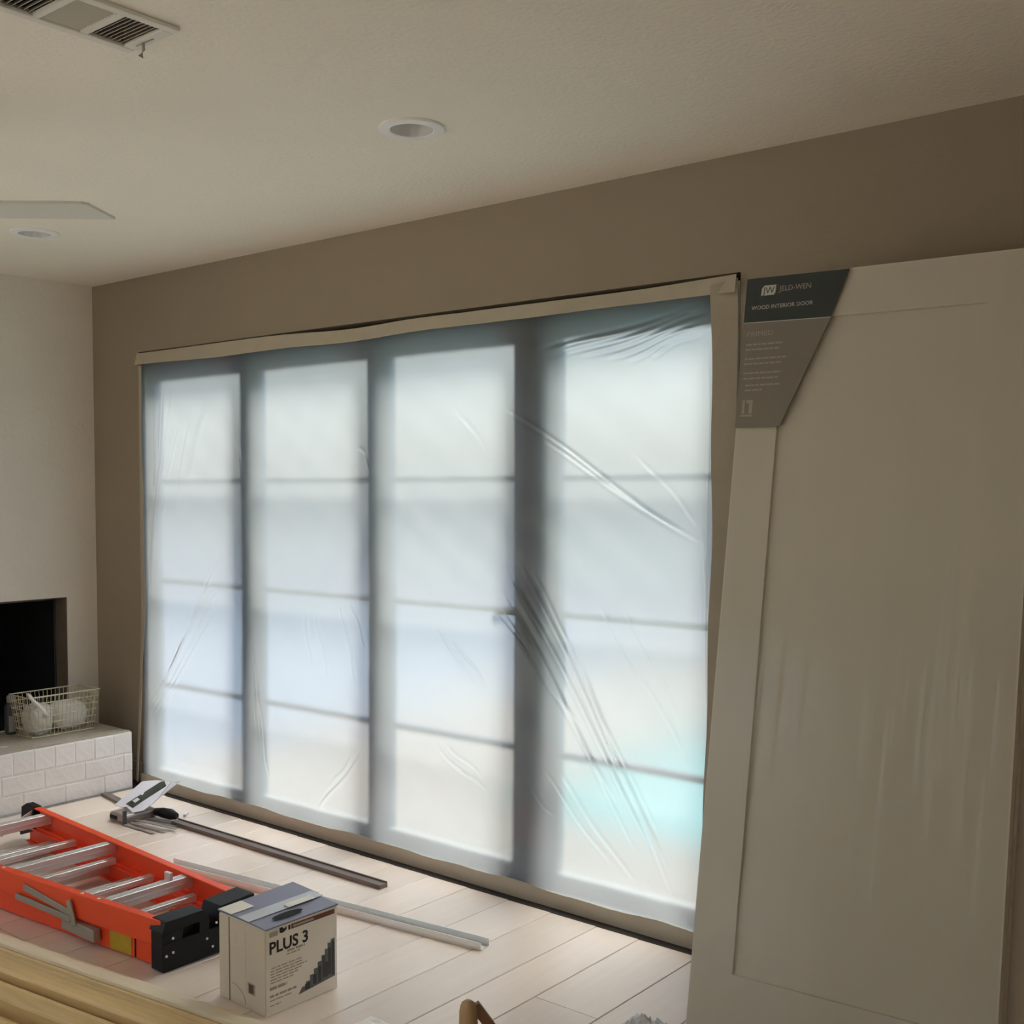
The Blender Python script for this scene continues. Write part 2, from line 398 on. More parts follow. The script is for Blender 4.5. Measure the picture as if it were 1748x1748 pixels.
# ------------------------------------------------------------------ glass doors in the opening
win = thing('window_1', 'four-panel glass doors with dark frames seen blurred behind plastic sheet', 'glass doors', (0, 0, 0)); win['kind'] = 'structure'
fr = MB()
fr.box((OX0 + 0.008, 0.012, 2.03), (OX1 - 0.008, 0.14, 2.062)).box((OX0 + 0.008, 0.012, -0.014), (OX0 + 0.042, 0.14, 2.03)).box((OX1 - 0.042, 0.012, -0.014), (OX1 - 0.008, 0.14, 2.03))
fr.obj('door_frame', 'frame_grey', win)
MB().box((OX0 + 0.042, 0.0, -0.014), (OX1 - 0.042, 0.14, 0.015)).obj('sill', 'frame_grey', win)
MB().box((OX0 - 0.05, 0.142, 2.055), (OX1 + 0.05, 0.16, 2.3)).box((OX0 - 0.2, 0.142, -0.2), (OX0 + 0.012, 0.16, 2.3)).box((OX1 - 0.012, 0.142, -0.2), (OX1 + 0.2, 0.16, 2.3)).obj('leak_blocker', 'blocker_board', win)  # added unseen boards stop daylight leaking in around the frame
panels = [(0.444, 1.190, 0.030, 0.065), (1.194, 1.998, 0.068, 0.058), (2.002, 2.800, 0.060, 0.105), (2.804, 3.574, 0.092, 0.065)]
for i, (a, b, sl, sr) in enumerate(panels):
    y0, y1 = 0.060, 0.105
    pn = MB().box((a, y0, 0.016), (a + sl, y1, 2.028)).box((b - sr, y0, 0.016), (b, y1, 2.028)).box((a + sl, y0, 1.945), (b - sr, y1, 2.028)).obj('door_panel', 'frame_skylit', win)
    MB().box((a + sl - 0.005, 0.080, 0.065), (b - sr + 0.005, 0.084, 1.95)).obj('pane', 'pane_glass', pn)
    MB().box((a + sl, y0, 0.016), (b - sr, y1, 0.070)).obj('bottom_rail', 'frame_grey', pn)  # paler than the panel frame, sunlight put into its colour
    for z in (1.467, 0.980, 0.481):
        MB().box((a + sl, 0.100, z - 0.011), (b - sr, 0.125, z + 0.011)).obj('muntin', 'frame_skylit', pn)
    if i == 2:
        MB().box((b - 0.045, 0.030, 0.036), (b + 0.008, 0.060, 2.02)).obj('astragal', 'frame_dark', pn, bevel=0.004)
        hd = MB().box((b - 0.055, 0.030, 0.86), (b - 0.020, 0.058, 1.08))
        hd.tube([(b - 0.037, 0.030, 0.985), (b - 0.037, 0.012, 0.985), (b - 0.075, 0.008, 0.985), (b - 0.160, 0.010, 0.982)], 0.009)
        hd.obj('lever_handle', 'frame_dark', pn)

# ------------------------------------------------------------------ plastic sheet over the doors
def foot_y(x): return -0.026 - 0.0155 * (x - 0.5)     # where the sheet meets the floor, a little skew to the wall
def seg_dist(X, Z, a, b):
    ax, az = a; bx, bz = b; dx, dz = bx - ax, bz - az; L2 = dx*dx + dz*dz
    t = ((X - ax) * dx + (Z - az) * dz) / L2
    tc = np.clip(t, 0, 1)
    d = ((X - ax) * dz - (Z - az) * dx) / math.sqrt(L2)
    fade = np.clip(np.minimum(tc, 1 - tc) * 6, 0, 1) * ((t > 0) & (t < 1))
    return d, fade, tc
CREASES = [  # (x,z) start, (x,z) end, height, half width
    ((2.70, 1.72), (3.43, 1.29), 0.008, 0.005), ((2.86, 1.60), (3.50, 1.25), 0.006, 0.005), ((3.25, 1.55), (3.50, 1.30), 0.002, 0.005),
    ((2.66, 1.12), (3.30, 0.24), 0.008, 0.005), ((2.70, 1.16), (3.36, 0.26), 0.010, 0.005), ((2.76, 1.18), (3.40, 0.22), 0.009, 0.005),
    ((2.82, 1.15), (3.42, 0.20), 0.008, 0.005), ((2.68, 1.02), (3.24, 0.36), 0.007, 0.005), ((2.95, 0.95), (3.38, 0.30), 0.007, 0.005), ((3.0, 0.90), (3.45, 0.10), 0.006, 0.005),
    ((2.66, 1.00), (2.98, 0.68), 0.007, 0.005), ((2.72, 0.98), (3.05, 0.62), 0.006, 0.005),
    ((3.10, 1.05), (3.48, 0.55), 0.004, 0.005), ((3.2, 1.05), (3.45, 0.66), 0.004, 0.005),
    ((2.95, 0.46), (3.30, 0.14), 0.004, 0.006), ((2.88, 0.46), (3.2, 0.18), 0.004, 0.005), ((2.80, 0.40), (2.95, 0.30), 0.004, 0.005),
    ((0.62, 1.92), (0.50, 1.10), 0.010, 0.007), ((0.68, 1.90), (0.53, 1.25), 0.009, 0.006), ((0.58, 1.85), (0.49, 0.95), 0.009, 0.006), ((0.74, 1.75), (0.56, 1.25), 0.006, 0.006), ((0.54, 1.9), (0.475, 0.7), 0.010, 0.006),
    ((0.82, 1.75), (0.70, 1.30), 0.004, 0.01), ((0.95, 1.80), (0.80, 1.45), 0.003, 0.02),
    ((1.04, 1.12), (0.50, 0.36), 0.010, 0.006), ((1.00, 1.00), (0.50, 0.40), 0.009, 0.006), ((1.06, 1.02), (0.51, 0.33), 0.008, 0.006), ((1.02, 0.88), (0.56, 0.38), 0.007, 0.006), ((0.92, 0.78), (0.52, 0.28), 0.005, 0.006),
    ((1.68, 0.94), (1.76, 0.66), 0.008, 0.006), ((1.84, 0.96), (1.93, 0.66), 0.008, 0.006), ((1.62, 0.92), (1.66, 0.70), 0.004, 0.008), ((1.90, 0.98), (1.99, 0.80), 0.005, 0.006),
    ((1.26, 0.80), (1.36, 0.28), 0.006, 0.006), ((1.24, 0.80), (1.32, 0.36), 0.006, 0.005), ((1.30, 0.60), (1.40, 0.18), 0.005, 0.006),
    ((1.98, 0.38), (1.72, 0.10), 0.008, 0.006), ((1.92, 0.36), (1.80, 0.22), 0.004, 0.006),
    ((2.44, 0.88), (2.62, 0.70), 0.006, 0.005), ((2.36, 0.92), (2.56, 0.70), 0.004, 0.005), ((2.42, 0.48), (2.62, 0.38), 0.005, 0.005), ((2.38, 0.46), (2.56, 0.36), 0.004, 0.005), ((2.44, 0.42), (2.66, 0.33), 0.004, 0.005),
    ((2.50, 1.70), (2.62, 1.56), 0.0012, 0.006), ((2.46, 1.74), (2.58, 1.60), 0.001, 0.008),
    ((2.82, 1.90), (3.50, 2.00), 0.010, 0.007), ((2.90, 1.88), (3.52, 1.99), 0.010, 0.007), ((3.02, 1.87), (3.53, 1.975), 0.009, 0.006), ((3.12, 1.86), (3.52, 1.95), 0.008, 0.006), ((3.2, 1.85), (3.53, 1.94), 0.007, 0.006), ((3.3, 1.86), (3.5, 1.925), 0.008, 0.006),
    ((3.50, 1.30), (3.545, 0.6), 0.010, 0.007), ((3.52, 1.9), (3.535, 0.9), 0.010, 0.007), ((1.16, 1.7), (1.22, 1.4), 0.004, 0.01), ((1.96, 1.6), (2.04, 1.5), 0.005, 0.008),
]
def make_sheet():
    x0, x1, z0, z1 = 0.425, 3.585, 0.012, 2.045
    nx, nz_ = 560, 360
    xs = np.linspace(x0, x1, nx); zs = np.linspace(z0, z1, nz_)
    X, Z = np.meshgrid(xs, zs)
    Y = -0.007 + (foot_y(X) + 0.007) * np.clip((0.9 - Z) / 0.9, 0, 1) ** 1.3
    e = np.minimum(np.minimum(X - x0, x1 - X) / 0.25, np.minimum(Z - z0, z1 - Z) / 0.15); e = np.clip(e, 0, 1)
    Y -= 0.012 * e * (0.5 + 0.5 * np.sin(X * 2.1 + 0.4) * np.cos(Z * 1.7))
    Y += 0.003 * e * np.sin(X * 7 + 2.2 * Z + 1.3) * np.sin(Z * 5.3 - X * 1.1)
    Y += 0.0009 * e * (np.sin(X * 31 + 9 * Z) * np.sin(Z * 27 - X * 6))
    for a, b, hgt, w in CREASES:
        d, fade, t = seg_dist(X, Z, a, b)
        d = d + 0.006 * np.sin(t * 7 + a[0] * 9)
        Y -= 0.75 * hgt * fade * np.exp(-(d / w) ** 2)
        Y += 0.4 * hgt * fade * np.exp(-((d - 1.9 * w) / w) ** 2)
    # puckered edge along the top and the bottom
    Y += 0.003 * np.exp(-((z1 - Z) / 0.05) ** 2) * np.sin(X * 26 + 2 * np.sin(X * 5)) + 0.004 * np.exp(-((Z - z0) / 0.07) ** 2) * np.sin(X * 19 + np.sin(X * 7))
    Y = np.minimum(Y, -0.001)
    co = np.stack([X, Y, Z], -1).reshape(-1, 3).astype(np.float32)
    i = np.arange(nx * nz_).reshape(nz_, nx)
    q = np.stack([i[:-1, :-1], i[:-1, 1:], i[1:, 1:], i[1:, :-1]], -1).reshape(-1, 4)
    me = bpy.data.meshes.new('plastic_sheet')
    me.vertices.add(len(co)); me.vertices.foreach_set('co', co.ravel())
    me.loops.add(q.size); me.loops.foreach_set('vertex_index', q.ravel().astype(np.int32))
    me.polygons.add(len(q)); me.polygons.foreach_set('loop_start', np.arange(0, q.size, 4, dtype=np.int32))
    me.update(calc_edges=True); me.validate()
    return mesh_obj('plastic_sheet', me, 'polythene', smooth=True)
tag(make_sheet(), 'milky creased plastic sheet taped over the whole glass door wall', 'plastic sheet')

def tape_strip(pts_out, pts_in, y, label):
    """strip of tape between two edge lines given as (x,z[,y]) points; slightly rippled ribbon with thickness"""
    mb = MB(); n = len(pts_out); th = 0.0015
    def P(p, dy): return (p[0], (p[2] if len(p) > 2 else y) + dy, p[1])
    vs = []
    for a, b in zip(pts_out, pts_in):
        vs += [P(a, 0), P(b, 0), P(b, -th), P(a, -th)]
    fs = [(0, 1, 2, 3), (4*n-1, 4*n-2, 4*n-3, 4*n-4)]
    for k in range(n - 1):
        for j in range(4):
            fs.append((4*k + j, 4*k + (j+1) % 4, 4*k + 4 + (j+1) % 4, 4*k + 4 + j))
    o = mb.add(vs, fs).obj('masking_tape', 'tape', smooth=False)
    return tag(o, label, 'tape', 'tape strips around the plastic sheet')
N = 48
def wob(t, a=1.0): return a * (0.004 * math.sin(t * 9 + 0.6) + 0.003 * math.sin(t * 23))
top_o, top_i = [], []
for k in range(N + 1):
    t = k / N; x = OX0 + 0.006 + t * (OX1 - OX0 - 0.012)
    gap = 0.004 + 0.014 * math.exp(-((t - 0.47) / 0.10) ** 2) + 0.008 * max(0, min(1, (t - .55) / .1)) * (1 - max(0, (t - 0.9) / 0.1))
    top_o.append((x, OZ - 0.004 - gap, -0.012 + 0.003 * math.sin(t * 17)))
    top_i.append((x, OZ - 0.058 - 0.7 * gap - 0.012 * math.exp(-((t - 0.2) / 0.2) ** 2) + wob(t, 0.5), -0.026))
tape_strip(top_o, top_i, -0.012, 'rippled beige tape strip along the top edge of the plastic sheet')
tape_strip([(OX0 + 0.006 + wob(k / N, 0.3), 2.02 - 2.0 * k / N, -0.006 - 0.045 * max(0, (k / N - 0.55) / 0.45) ** 1.3) for k in range(N + 1)],
           [(OX0 + 0.050 + wob(k / N + 0.3), 2.02 - 2.0 * k / N, -0.018 - 0.048 * max(0, (k / N - 0.55) / 0.45) ** 1.3) for k in range(N + 1)], -0.01,
           'narrow beige tape strip down the fireplace side of the plastic sheet')
tape_strip([(OX1 - 0.006 + wob(k / N, 0.3), 2.068 - 2.05 * k / N, -0.006 - 0.075 * max(0, (k / N - 0.55) / 0.45) ** 1.3) for k in range(N + 1)],
           [(OX1 - 0.078 + wob(k / N + 0.5, 1.2), 2.05 - 2.03 * k / N, -0.034 - 0.052 * max(0, (k / N - 0.55) / 0.45) ** 1.3) for k in range(N + 1)], -0.014,
           'beige tape strip down the sheet edge beside the leaning door')
def bx_(k): return OX0 + 0.03 + (OX1 - OX0 - 0.06) * k / N
tape_strip([(bx_(k), -0.010, foot_y(bx_(k)) - 0.013) for k in range(N + 1)],
           [(bx_(k), 0.052 + wob(k / N * 3, 0.8), foot_y(bx_(k)) - 0.014 + 0.002 * math.sin(k * 0.9)) for k in range(N + 1)], -0.095,
           'beige tape strip along the floor edge of the plastic sheet')

# ------------------------------------------------------------------ garden beyond the glass
gd = MB().box((-0.25, 0.16, -0.24), (1.7, 16, -0.12)).box((1.7, 0.16, -0.24), (16, 1.35, -0.12)).box((1.7, 4.1, -0.24), (16, 16, -0.12)).box((8.4, 1.35, -0.24), (16, 4.1, -0.12))
yd = MB().box((-16, -18, -0.24), (16, YF - 0.16, -0.12)).box((-16, YF - 0.16, -0.24), (-0.7, 0.16, -0.12)).box((XR + 0.2, YF - 0.16, -0.24), (16, 0.16, -0.12))
struct(yd.obj('ground_yard', 'concrete'), 'unseen concrete yard around the house, made pale to bounce daylight indoors', 'yard')
struct(MB().box((-16, 0.16, -0.24), (-0.25, 16, -0.115)).obj('ground_left', 'ground_blue'), 'blue-grey ground beyond the glass doors on the fireplace side', 'paving')
struct(gd.obj('ground', 'patio'), 'sunlit pale patio beyond the glass doors', 'patio')
pool = thing('swimming_pool', 'turquoise swimming pool blurred behind the right glass panels', 'pool', (5.05, 2.75, -0.22)); pool['kind'] = 'structure'
MB().box((-3.35, -1.45, -1.2), (3.35, 1.42, -1.1)).box((-3.35, -1.45, -1.1), (-3.25, 1.42, 0.06)).box((3.25, -1.45, -1.1), (3.35, 1.42, 0.06)).box((-3.25, -1.45, -1.1), (3.25, -1.35, 0.06)).box((-3.25, 1.32, -1.1), (3.25, 1.42, 0.06)).obj('basin', 'pool_tile', pool)
MB().box((-3.24, -1.34, -0.05), (3.24, 1.31, 0.0)).obj('water', 'pool_water', pool)
gw = MB().box((-14, 11, -0.12), (14, 11.2, 1.35))
struct(gw.obj('wall_garden', 'garden_wall'), 'pale garden wall far beyond the glass doors', 'wall')

# ------------------------------------------------------------------ leaning doors on the right
DW, DH, DT = 0.757, 2.032, 0.035
TH, PSI = R(10.0), R(3.5)
du = Vector((math.cos(PSI), math.sin(PSI), 0)); dnh = Vector((math.sin(PSI), -math.cos(PSI), 0))
dup = (-dnh * math.sin(TH) + Vector((0, 0, 1)) * math.cos(TH)).normalized()      # up along the slab
dnn = (dnh * math.cos(TH) + Vector((0, 0, 1)) * math.sin(TH)).normalized()       # face normal, towards the room
BL = Vector((3.802, -0.610, 0.0))
def leaning_door(label, shift, back, with_label):
    t = thing('interior_door', label, 'door', group='white doors leaning in a stack')
    # local frame: x across, y = face normal, z up the slab
    M = Matrix.Identity(4)
    for i_ in range(3):
        M[i_][0] = du[i_]; M[i_][1] = dnn[i_]; M[i_][2] = dup[i_]
    org = BL + du * shift - dnh * back
    org.z = DT * math.sin(TH)
    t.matrix_world = Matrix.Translation(org) @ M
    st, tr_, br = 0.117, 0.127, 0.182
    f0 = -DT
    MB().box((0, f0, 0), (st, 0, DH)).obj('stile', 'door_primer', t)
    MB().box((DW - st, f0, 0), (DW, 0, DH)).obj('stile', 'door_primer', t)
    MB().box((st, f0, DH - tr_), (DW - st, 0, DH)).obj('rail', 'door_primer', t)
    MB().box((st, f0, 0), (DW - st, 0, br)).obj('rail', 'door_primer', t)
    MB().box((st, f0 + 0.008, br), (DW - st, -0.009, DH - tr_)).obj('panel', 'door_primer', t)
    if with_label:
        # clear wrap stretched over the face, with vertical pleats
        nx, nz_ = 460, 70
        xs = np.linspace(0.004, DW - 0.004, nx); zs = np.linspace(0.004, DH - 0.004, nz_)
        X, Z = np.meshgrid(xs, zs)
        Y = 0.0016 + 0.0 * X
        for k in range(26):
            xc = rng.uniform(0.40, 0.72) if k < 18 else rng.uniform(0.1, 0.7); zc = rng.uniform(0.5, 1.9); ln = rng.uniform(0.15, 0.42); w = rng.uniform(0.003, 0.007)
            Y += rng.uniform(0.0008, 0.0024) * np.exp(-((X - xc - 0.03 * (Z - zc)) / w) ** 2) * np.exp(-((Z - zc) / ln) ** 4)
        for xc, zc, ln in ((0.585, 1.02, 0.36), (0.60, 1.06, 0.30), (0.655, 0.86, 0.2), (0.575, 0.9, 0.2)):
            Y += 0.004 * np.exp(-((X - xc - 0.02 * (Z - zc)) / 0.005) ** 2) * np.exp(-((Z - zc) / ln) ** 4)
        co = np.stack([X, Y, Z], -1).reshape(-1, 3)
        i = np.arange(nx * nz_).reshape(nz_, nx)
        q = np.stack([i[:-1, :-1], i[1:, :-1], i[1:, 1:], i[:-1, 1:]], -1).reshape(-1, 4)
        me = bpy.data.meshes.new('plastic_wrap'); me.from_pydata(co.tolist(), [], q.tolist()); me.update()
        w_ = mesh_obj('plastic_wrap', me, 'shrink_wrap', t, smooth=True); w_['label'] = 'clear pleated wrap over the door face'
        # folded corner label
        O = Vector((0, 0.0075, DH)); ux = Vector((1, 0, 0)); uy = Vector((0, 0, -1)); nzv = Vector((0, 1, 0))
        lb = MB(); quad(lb, O, ux, uy, nzv, [(0.0, 0.002), (0.0, 0.421), (0.128, 0.421), (0.246, 0.134), (0.289, 0.004)], -0.0012, 0.0012)
        L_ = lb.obj('label_sticker', 'label_grey', t); L_['label'] = 'grey paper corner label with dark top'
        q1 = MB(); quad(q1, O, ux, uy, nzv, [(0.0, 0.002), (0.0, 0.126), (0.248, 0.130), (0.289, 0.004)], 0.0001, 0.0003); q1.obj('header_band', 'label_dark', L_)
        q2 = MB(); quad(q2, O, ux, uy, nzv, [(0.001, 0.1265), (0.001, 0.1285), (0.247, 0.1325), (0.248, 0.1305)], 0.0001, 0.0003); q2.obj('divider', 'label_text', L_)
        q3 = MB(); quad(q3, O, ux, uy, nzv, [(0.053, 0.026), (0.046, 0.034), (0.045, 0.054), (0.082, 0.054), (0.086, 0.048), (0.087, 0.026)], 0.0005, 0.0003); q3.obj('logo_shield', 'label_text', L_)
        text_mesh('logo_letters', 'JW', 0.026, 'label_dark', L_, O + ux * 0.049 + uy * 0.049 + nzv * 0.0009, ux, -uy, 0.0002, width=0.034).name = 'logo_lettering'
        text_mesh('brand_lettering', 'JELD-WEN', 0.021, 'label_text_dim', L_, O + ux * 0.096 + uy * 0.046 + nzv * 0.0005, ux, -uy, width=0.090)
        text_mesh('title_lettering', 'WOOD INTERIOR DOOR', 0.0155, 'label_text', L_, O + ux * 0.020 + uy * 0.092 + nzv * 0.0005, ux, -uy, width=0.175)
        text_mesh('finish_lettering', 'PRIMED', 0.019, 'label_text_dim', L_, O + ux * 0.014 + uy * 0.167 + nzv * 0.0002, ux, -uy, width=0.075)
        rows = MB()
        for (a, b, v) in ((0.012, 0.118, 0.190), (0.012, 0.110, 0.204), (0.012, 0.130, 0.230), (0.012, 0.118, 0.244), (0.012, 0.118, 0.270), (0.012, 0.115, 0.285), (0.02, 0.118, 0.304), (0.02, 0.07, 0.318)):
            x = a
            while x < b:
                ww = rng.uniform(0.008, 0.02)
                quad(rows, O, ux, uy, nzv, [(x, v - 0.0022), (min(x + ww, b), v - 0.0022), (min(x + ww, b), v + 0.0022), (x, v + 0.0022)], 0.0002, 0.0003); x += ww + 0.003
        rows.obj('small_print', 'label_text_dim', L_)['kind'] = 'stuff'
        q4 = MB(); quad(q4, O, ux, uy, nzv, [(0.016, 0.345), (0.016, 0.383), (0.024, 0.383), (0.024, 0.345)], 0.0002, 0.0003)
        quad(q4, O, ux, uy, nzv, [(0.028, 0.345), (0.028, 0.353), (0.036, 0.353), (0.036, 0.383), (0.046, 0.383), (0.046, 0.345)], 0.0002, 0.0003)
        quad(q4, O, ux, uy, nzv, [(0.012, 0.386), (0.012, 0.391), (0.046, 0.391), (0.046, 0.386)], 0.0002, 0.0003); q4.obj('icon', 'label_text_dim', L_)
    return t
leaning_door('white primed panel door wrapped in plastic, front of the stack, with grey corner label', 0.0, 0.0, True)
leaning_door('white door directly behind the labelled front door, only its right edge showing', 0.0, 0.048, False)
leaning_door('white door furthest back in the stack, standing out to the right', 0.24, 0.096, False)

# ------------------------------------------------------------------ folded step ladder
ld = thing('step_ladder', 'folded orange fibreglass step ladder lying flat on the floor', 'ladder', (0, 0, 0))
def near_y(x): return -1.345 + (x - 1.0) * (1.345 - 1.236) / 1.38
def far_y(x): return -0.828 - (x - 1.0) * (0.928 - 0.828) / 1.38
XL, XE = 0.90, 2.36
def channel(side, x0, x1, z0, z1, inset, depth, name):
    """C-section rail: web outside, flanges towards the middle"""
    yy = (lambda x: near_y(x) + inset) if side < 0 else (lambda x: far_y(x) - inset)
    s = 1 if side < 0 else -1; t = 0.006
    rings = []
    for x in (x0, x1):
        y = yy(x)
        prof = [(0, z0), (depth, z0), (depth, z0 + t), (t, z0 + t), (t, z1 - t), (depth, z1 - t), (depth, z1), (0, z1)]
        rings.append([(x, y + s * a, b) for a, b in prof])
    return MB().loft(rings).obj(name, 'ladder_red', ld, bevel=0.0015)
for sd in (-1, 1):
    channel(sd, XL, XE + 0.03, 0.072, 0.150, 0.0, 0.028, 'front_rail')
    channel(sd, XL - 0.02, XE + 0.01, 0.004, 0.066, 0.014, 0.022, 'rear_rail')
def tread(x, ztop, hgt, w, inset):
    ya, yb = near_y(x) + inset, far_y(x) - inset; t = 0.003
    prof = [(-w/2, ztop - hgt), (-w/2 + t, ztop - hgt), (-w/2 + t, ztop - t), (w/2 - t, ztop - t), (w/2 - t, ztop - hgt), (w/2, ztop - hgt), (w/2, ztop - 0.002), (w/2 - 0.002, ztop), (-w/2 + 0.002, ztop), (-w/2, ztop - 0.002)]
    m_ = MB().prism([(x + a, b) for a, b in prof], 'y', ya, yb)
    for k in (-0.3, 0.05, 0.35):
        m_.box((x + w * k - 0.0015, ya, ztop), (x + w * k + 0.0015, yb, ztop + 0.0015))
    m_.box((x + w/2, ya, ztop - hgt * 0.55), (x + w/2 + 0.002, yb, ztop - hgt * 0.50))
    return m_
for x in (1.03, 1.555, 2.075): tread(x, 0.142, 0.040, 0.034, 0.007).obj('tread', 'aluminium', ld)
for x in (1.29, 1.60, 1.865, 2.14): tread(x, 0.096, 0.020, 0.026, 0.030).obj('rear_bar', 'aluminium', ld)
for x in (1.10, 1.53, 1.72): tread(x, 0.048, 0.022, 0.030, 0.021).obj('rear_bar', 'aluminium', ld)
# rivets on the near flange
for x in (1.99, 2.075, 1.555, 1.47):
    MB().lathe([(0.0001, 0.003), (0.004, 0.0025), (0.006, 0)], (x, near_y(x) + 0.014, 0.150), 10).obj('rivet', 'aluminium', ld)
# spreader hinge on the near side
def ny(x): return near_y(x) - 0.0035
sp = MB()
sp.bar((1.70, ny(1.70), 0.118), (1.965, ny(1.965), 0.082), 0.006, 0.022).bar((1.66, ny(1.66) - 0.004, 0.080), (1.96, ny(1.96) - 0.004, 0.066), 0.006, 0.020)
sp.bar((1.955, ny(1.955) - 0.007, 0.128), (1.985, ny(1.985) - 0.007, 0.052), 0.007, 0.022)
sp.box((1.90, ny(1.95) - 0.001, 0.022), (2.09, ny(2.09) + 0.012, 0.060))
sp.obj('spreader', 'grey_steel', ld, bevel=0.0015)
st_ = MB().bar((2.130, near_y(2.13) + 0.0130, 0.036), (2.235, near_y(2.235) + 0.0130, 0.036), 0.001, 0.058).obj('warning_sticker', 'sticker_yellow', ld)
sp2 = MB().bar((2.250, near_y(2.25) + 0.0130, 0.036), (2.256, near_y(2.256) + 0.0130, 0.036), 0.001, 0.058).obj('sticker_edge', 'black_plastic', ld)
# top cap: thick black moulding with a tool slot
c0, c1 = -1.243, -0.905
cap = MB()
xa, xb = 2.352, 2.412
def cbox(y0, y1, z0, z1, x0=xa, x1=xb): cap.box((x0, y0, z0), (x1, y1, z1))
cbox(c0, c1, 0.003, 0.085)
cbox(c0, c0 + 0.070, 0.085, 0.118); cbox(c0 + 0.130, c0 + 0.165, 0.085, 0.118); cbox(c0 + 0.20, c1, 0.085, 0.110)
cap.prism([(c0, 0.118), (c0 + 0.165, 0.118), (c0 + 0.145, 0.152), (c0 + 0.012, 0.152)], 'x', xa - 0.01, xb)
cap.prism([(c0 + 0.185, 0.110), (c1, 0.110), (c1 - 0.01, 0.156), (c0 + 0.20, 0.150)], 'x', xa - 0.02, xb + 0.008)
cap.box((xa + 0.03, c0 + 0.07, 0.085), (xa + 0.034, c0 + 0.13, 0.118))
cp = cap.obj('top_cap', 'black_plastic', ld, bevel=0.004)
for (yy, zz) in ((c0 + 0.012, 0.050), (c0 + 0.035, 0.098), (c0 + 0.035, 0.055), (c0 + 0.155, 0.060), (c0 + 0.19, 0.10), (c0 + 0.175, 0.03)):
    MB().tube([(xb - 0.001, yy, zz), (xb + 0.002, yy, zz)], 0.004, 8).obj('rivet', 'aluminium', cp)
# feet at the lower end
for sd, yf in ((1, far_y(XL)), (-1, near_y(XL))):
    s = -1 if sd > 0 else 1
    MB().prism([(XL - 0.07, 0.02), (XL + 0.045, 0.06), (XL + 0.045, 0.154), (XL - 0.02, 0.158), (XL - 0.055, 0.14), (XL - 0.06, 0.09), (XL - 0.085, 0.08)], 'y', yf - 0.006 * -s if False else yf, yf + s * 0.034).obj('foot', 'black_plastic', ld, bevel=0.003)
MB().bar((0.93, far_y(0.93) - 0.03, 0.128), (1.02, far_y(1.0) - 0.20, 0.10), 0.004, 0.022).obj('brace', 'aluminium', ld)
MB().box((2.060, -1.00, 0.142), (2.090, -0.988, 0.168)).obj('tread_clip', 'aluminium', ld)

# ------------------------------------------------------------------ carton of joint compound
bx = thing('compound_carton', 'white carton with PLUS 3 lettering and grey-violet lid on the floor', 'carton', (2.871, -1.229, 0), (0, 0, R(-1.5)))
BW, BD, BHh = 0.212, 0.250, 0.243     # local: -x along the end face, +y along the printed face
MB().box((-BW, 0, 0), (0, BD, BHh - 0.003)).obj('body', 'carton_white', bx, bevel=0.003)
MB().box((-BW + 0.002, -0.0012, 0.002), (-0.002, 0.0, BHh - 0.006)).obj('end_panel', 'carton', bx)
# lid flaps, near one slightly lower, meeting under a strip of tape
lidn = MB().add([(-0.098, -0.002, BHh), (0.002, -0.002, BHh - 0.004), (0.002, BD + 0.002, BHh - 0.002), (-0.098, BD + 0.002, BHh + 0.002), (-0.098, -0.002, BHh + 0.004), (0.002, -0.002, BHh), (0.002, BD + 0.002, BHh + 0.002), (-0.098, BD + 0.002, BHh + 0.006)],
    [(0,3,2,1),(4,5,6,7),(0,1,5,4),(1,2,6,5),(2,3,7,6),(3,0,4,7)]).obj('lid_flap', 'carton_top', bx)
MB().add([(-BW - 0.002, -0.002, BHh + 0.001), (-0.095, -0.002, BHh), (-0.095, BD + 0.012, BHh + 0.004), (-BW - 0.002, BD + 0.012, BHh + 0.010), (-BW - 0.002, -0.002, BHh + 0.005), (-0.095, -0.002, BHh + 0.004), (-0.095, BD + 0.012, BHh + 0.008), (-BW - 0.002, BD + 0.012, BHh + 0.014)],
    [(0,3,2,1),(4,5,6,7),(0,1,5,4),(1,2,6,5),(2,3,7,6),(3,0,4,7)]).obj('lid_flap', 'carton_top', bx)
tp = MB()
for (xa_, xb_, y0_, y1_, dz) in ((-0.118, -0.070, -0.004, BD + 0.006, 0.0066), ):
    tp.add([(xa_, y0_, BHh + dz - 0.001), (xb_, y0_, BHh + dz - 0.003), (xb_, y1_, BHh + dz + 0.001), (xa_, y1_, BHh + dz + 0.004), (xa_, y0_, BHh + dz), (xb_, y0_, BHh + dz - 0.002), (xb_, y1_, BHh + dz + 0.002), (xa_, y1_, BHh + dz + 0.005)],
           [(0,3,2,1),(4,5,6,7),(0,1,5,4),(1,2,6,5),(2,3,7,6),(3,0,4,7)])
tp.obj('packing_tape', 'carton_tape', bx)
MB().add([(-BW, -0.003, BHh + 0.0066), (-0.150, -0.003, BHh + 0.0062), (-0.150, 0.075, BHh + 0.0074), (-BW, 0.075, BHh + 0.0090)], [(0, 1, 2, 3)]).obj('shipping_label', 'carton_white', bx)
MB().add([(-0.092, 0.13, BHh + 0.0105), (-0.066, 0.13, BHh + 0.0090), (-0.066, 0.225, BHh + 0.0100), (-0.092, 0.225, BHh + 0.0115)], [(0, 1, 2, 3)]).obj('shipping_label', 'carton_white', bx)
hl = MB(); hn = 24
hl.add([(-0.034 + 0.015 * math.cos(2*math.pi*k/hn), 0.100 + 0.052 * math.sin(2*math.pi*k/hn) * (1 - 0.0), BHh + 0.0042 - 0.002 * ((0.014 * math.cos(2*math.pi*k/hn)) / 0.05) + 0.0022) for k in range(hn)], [tuple(range(hn))])
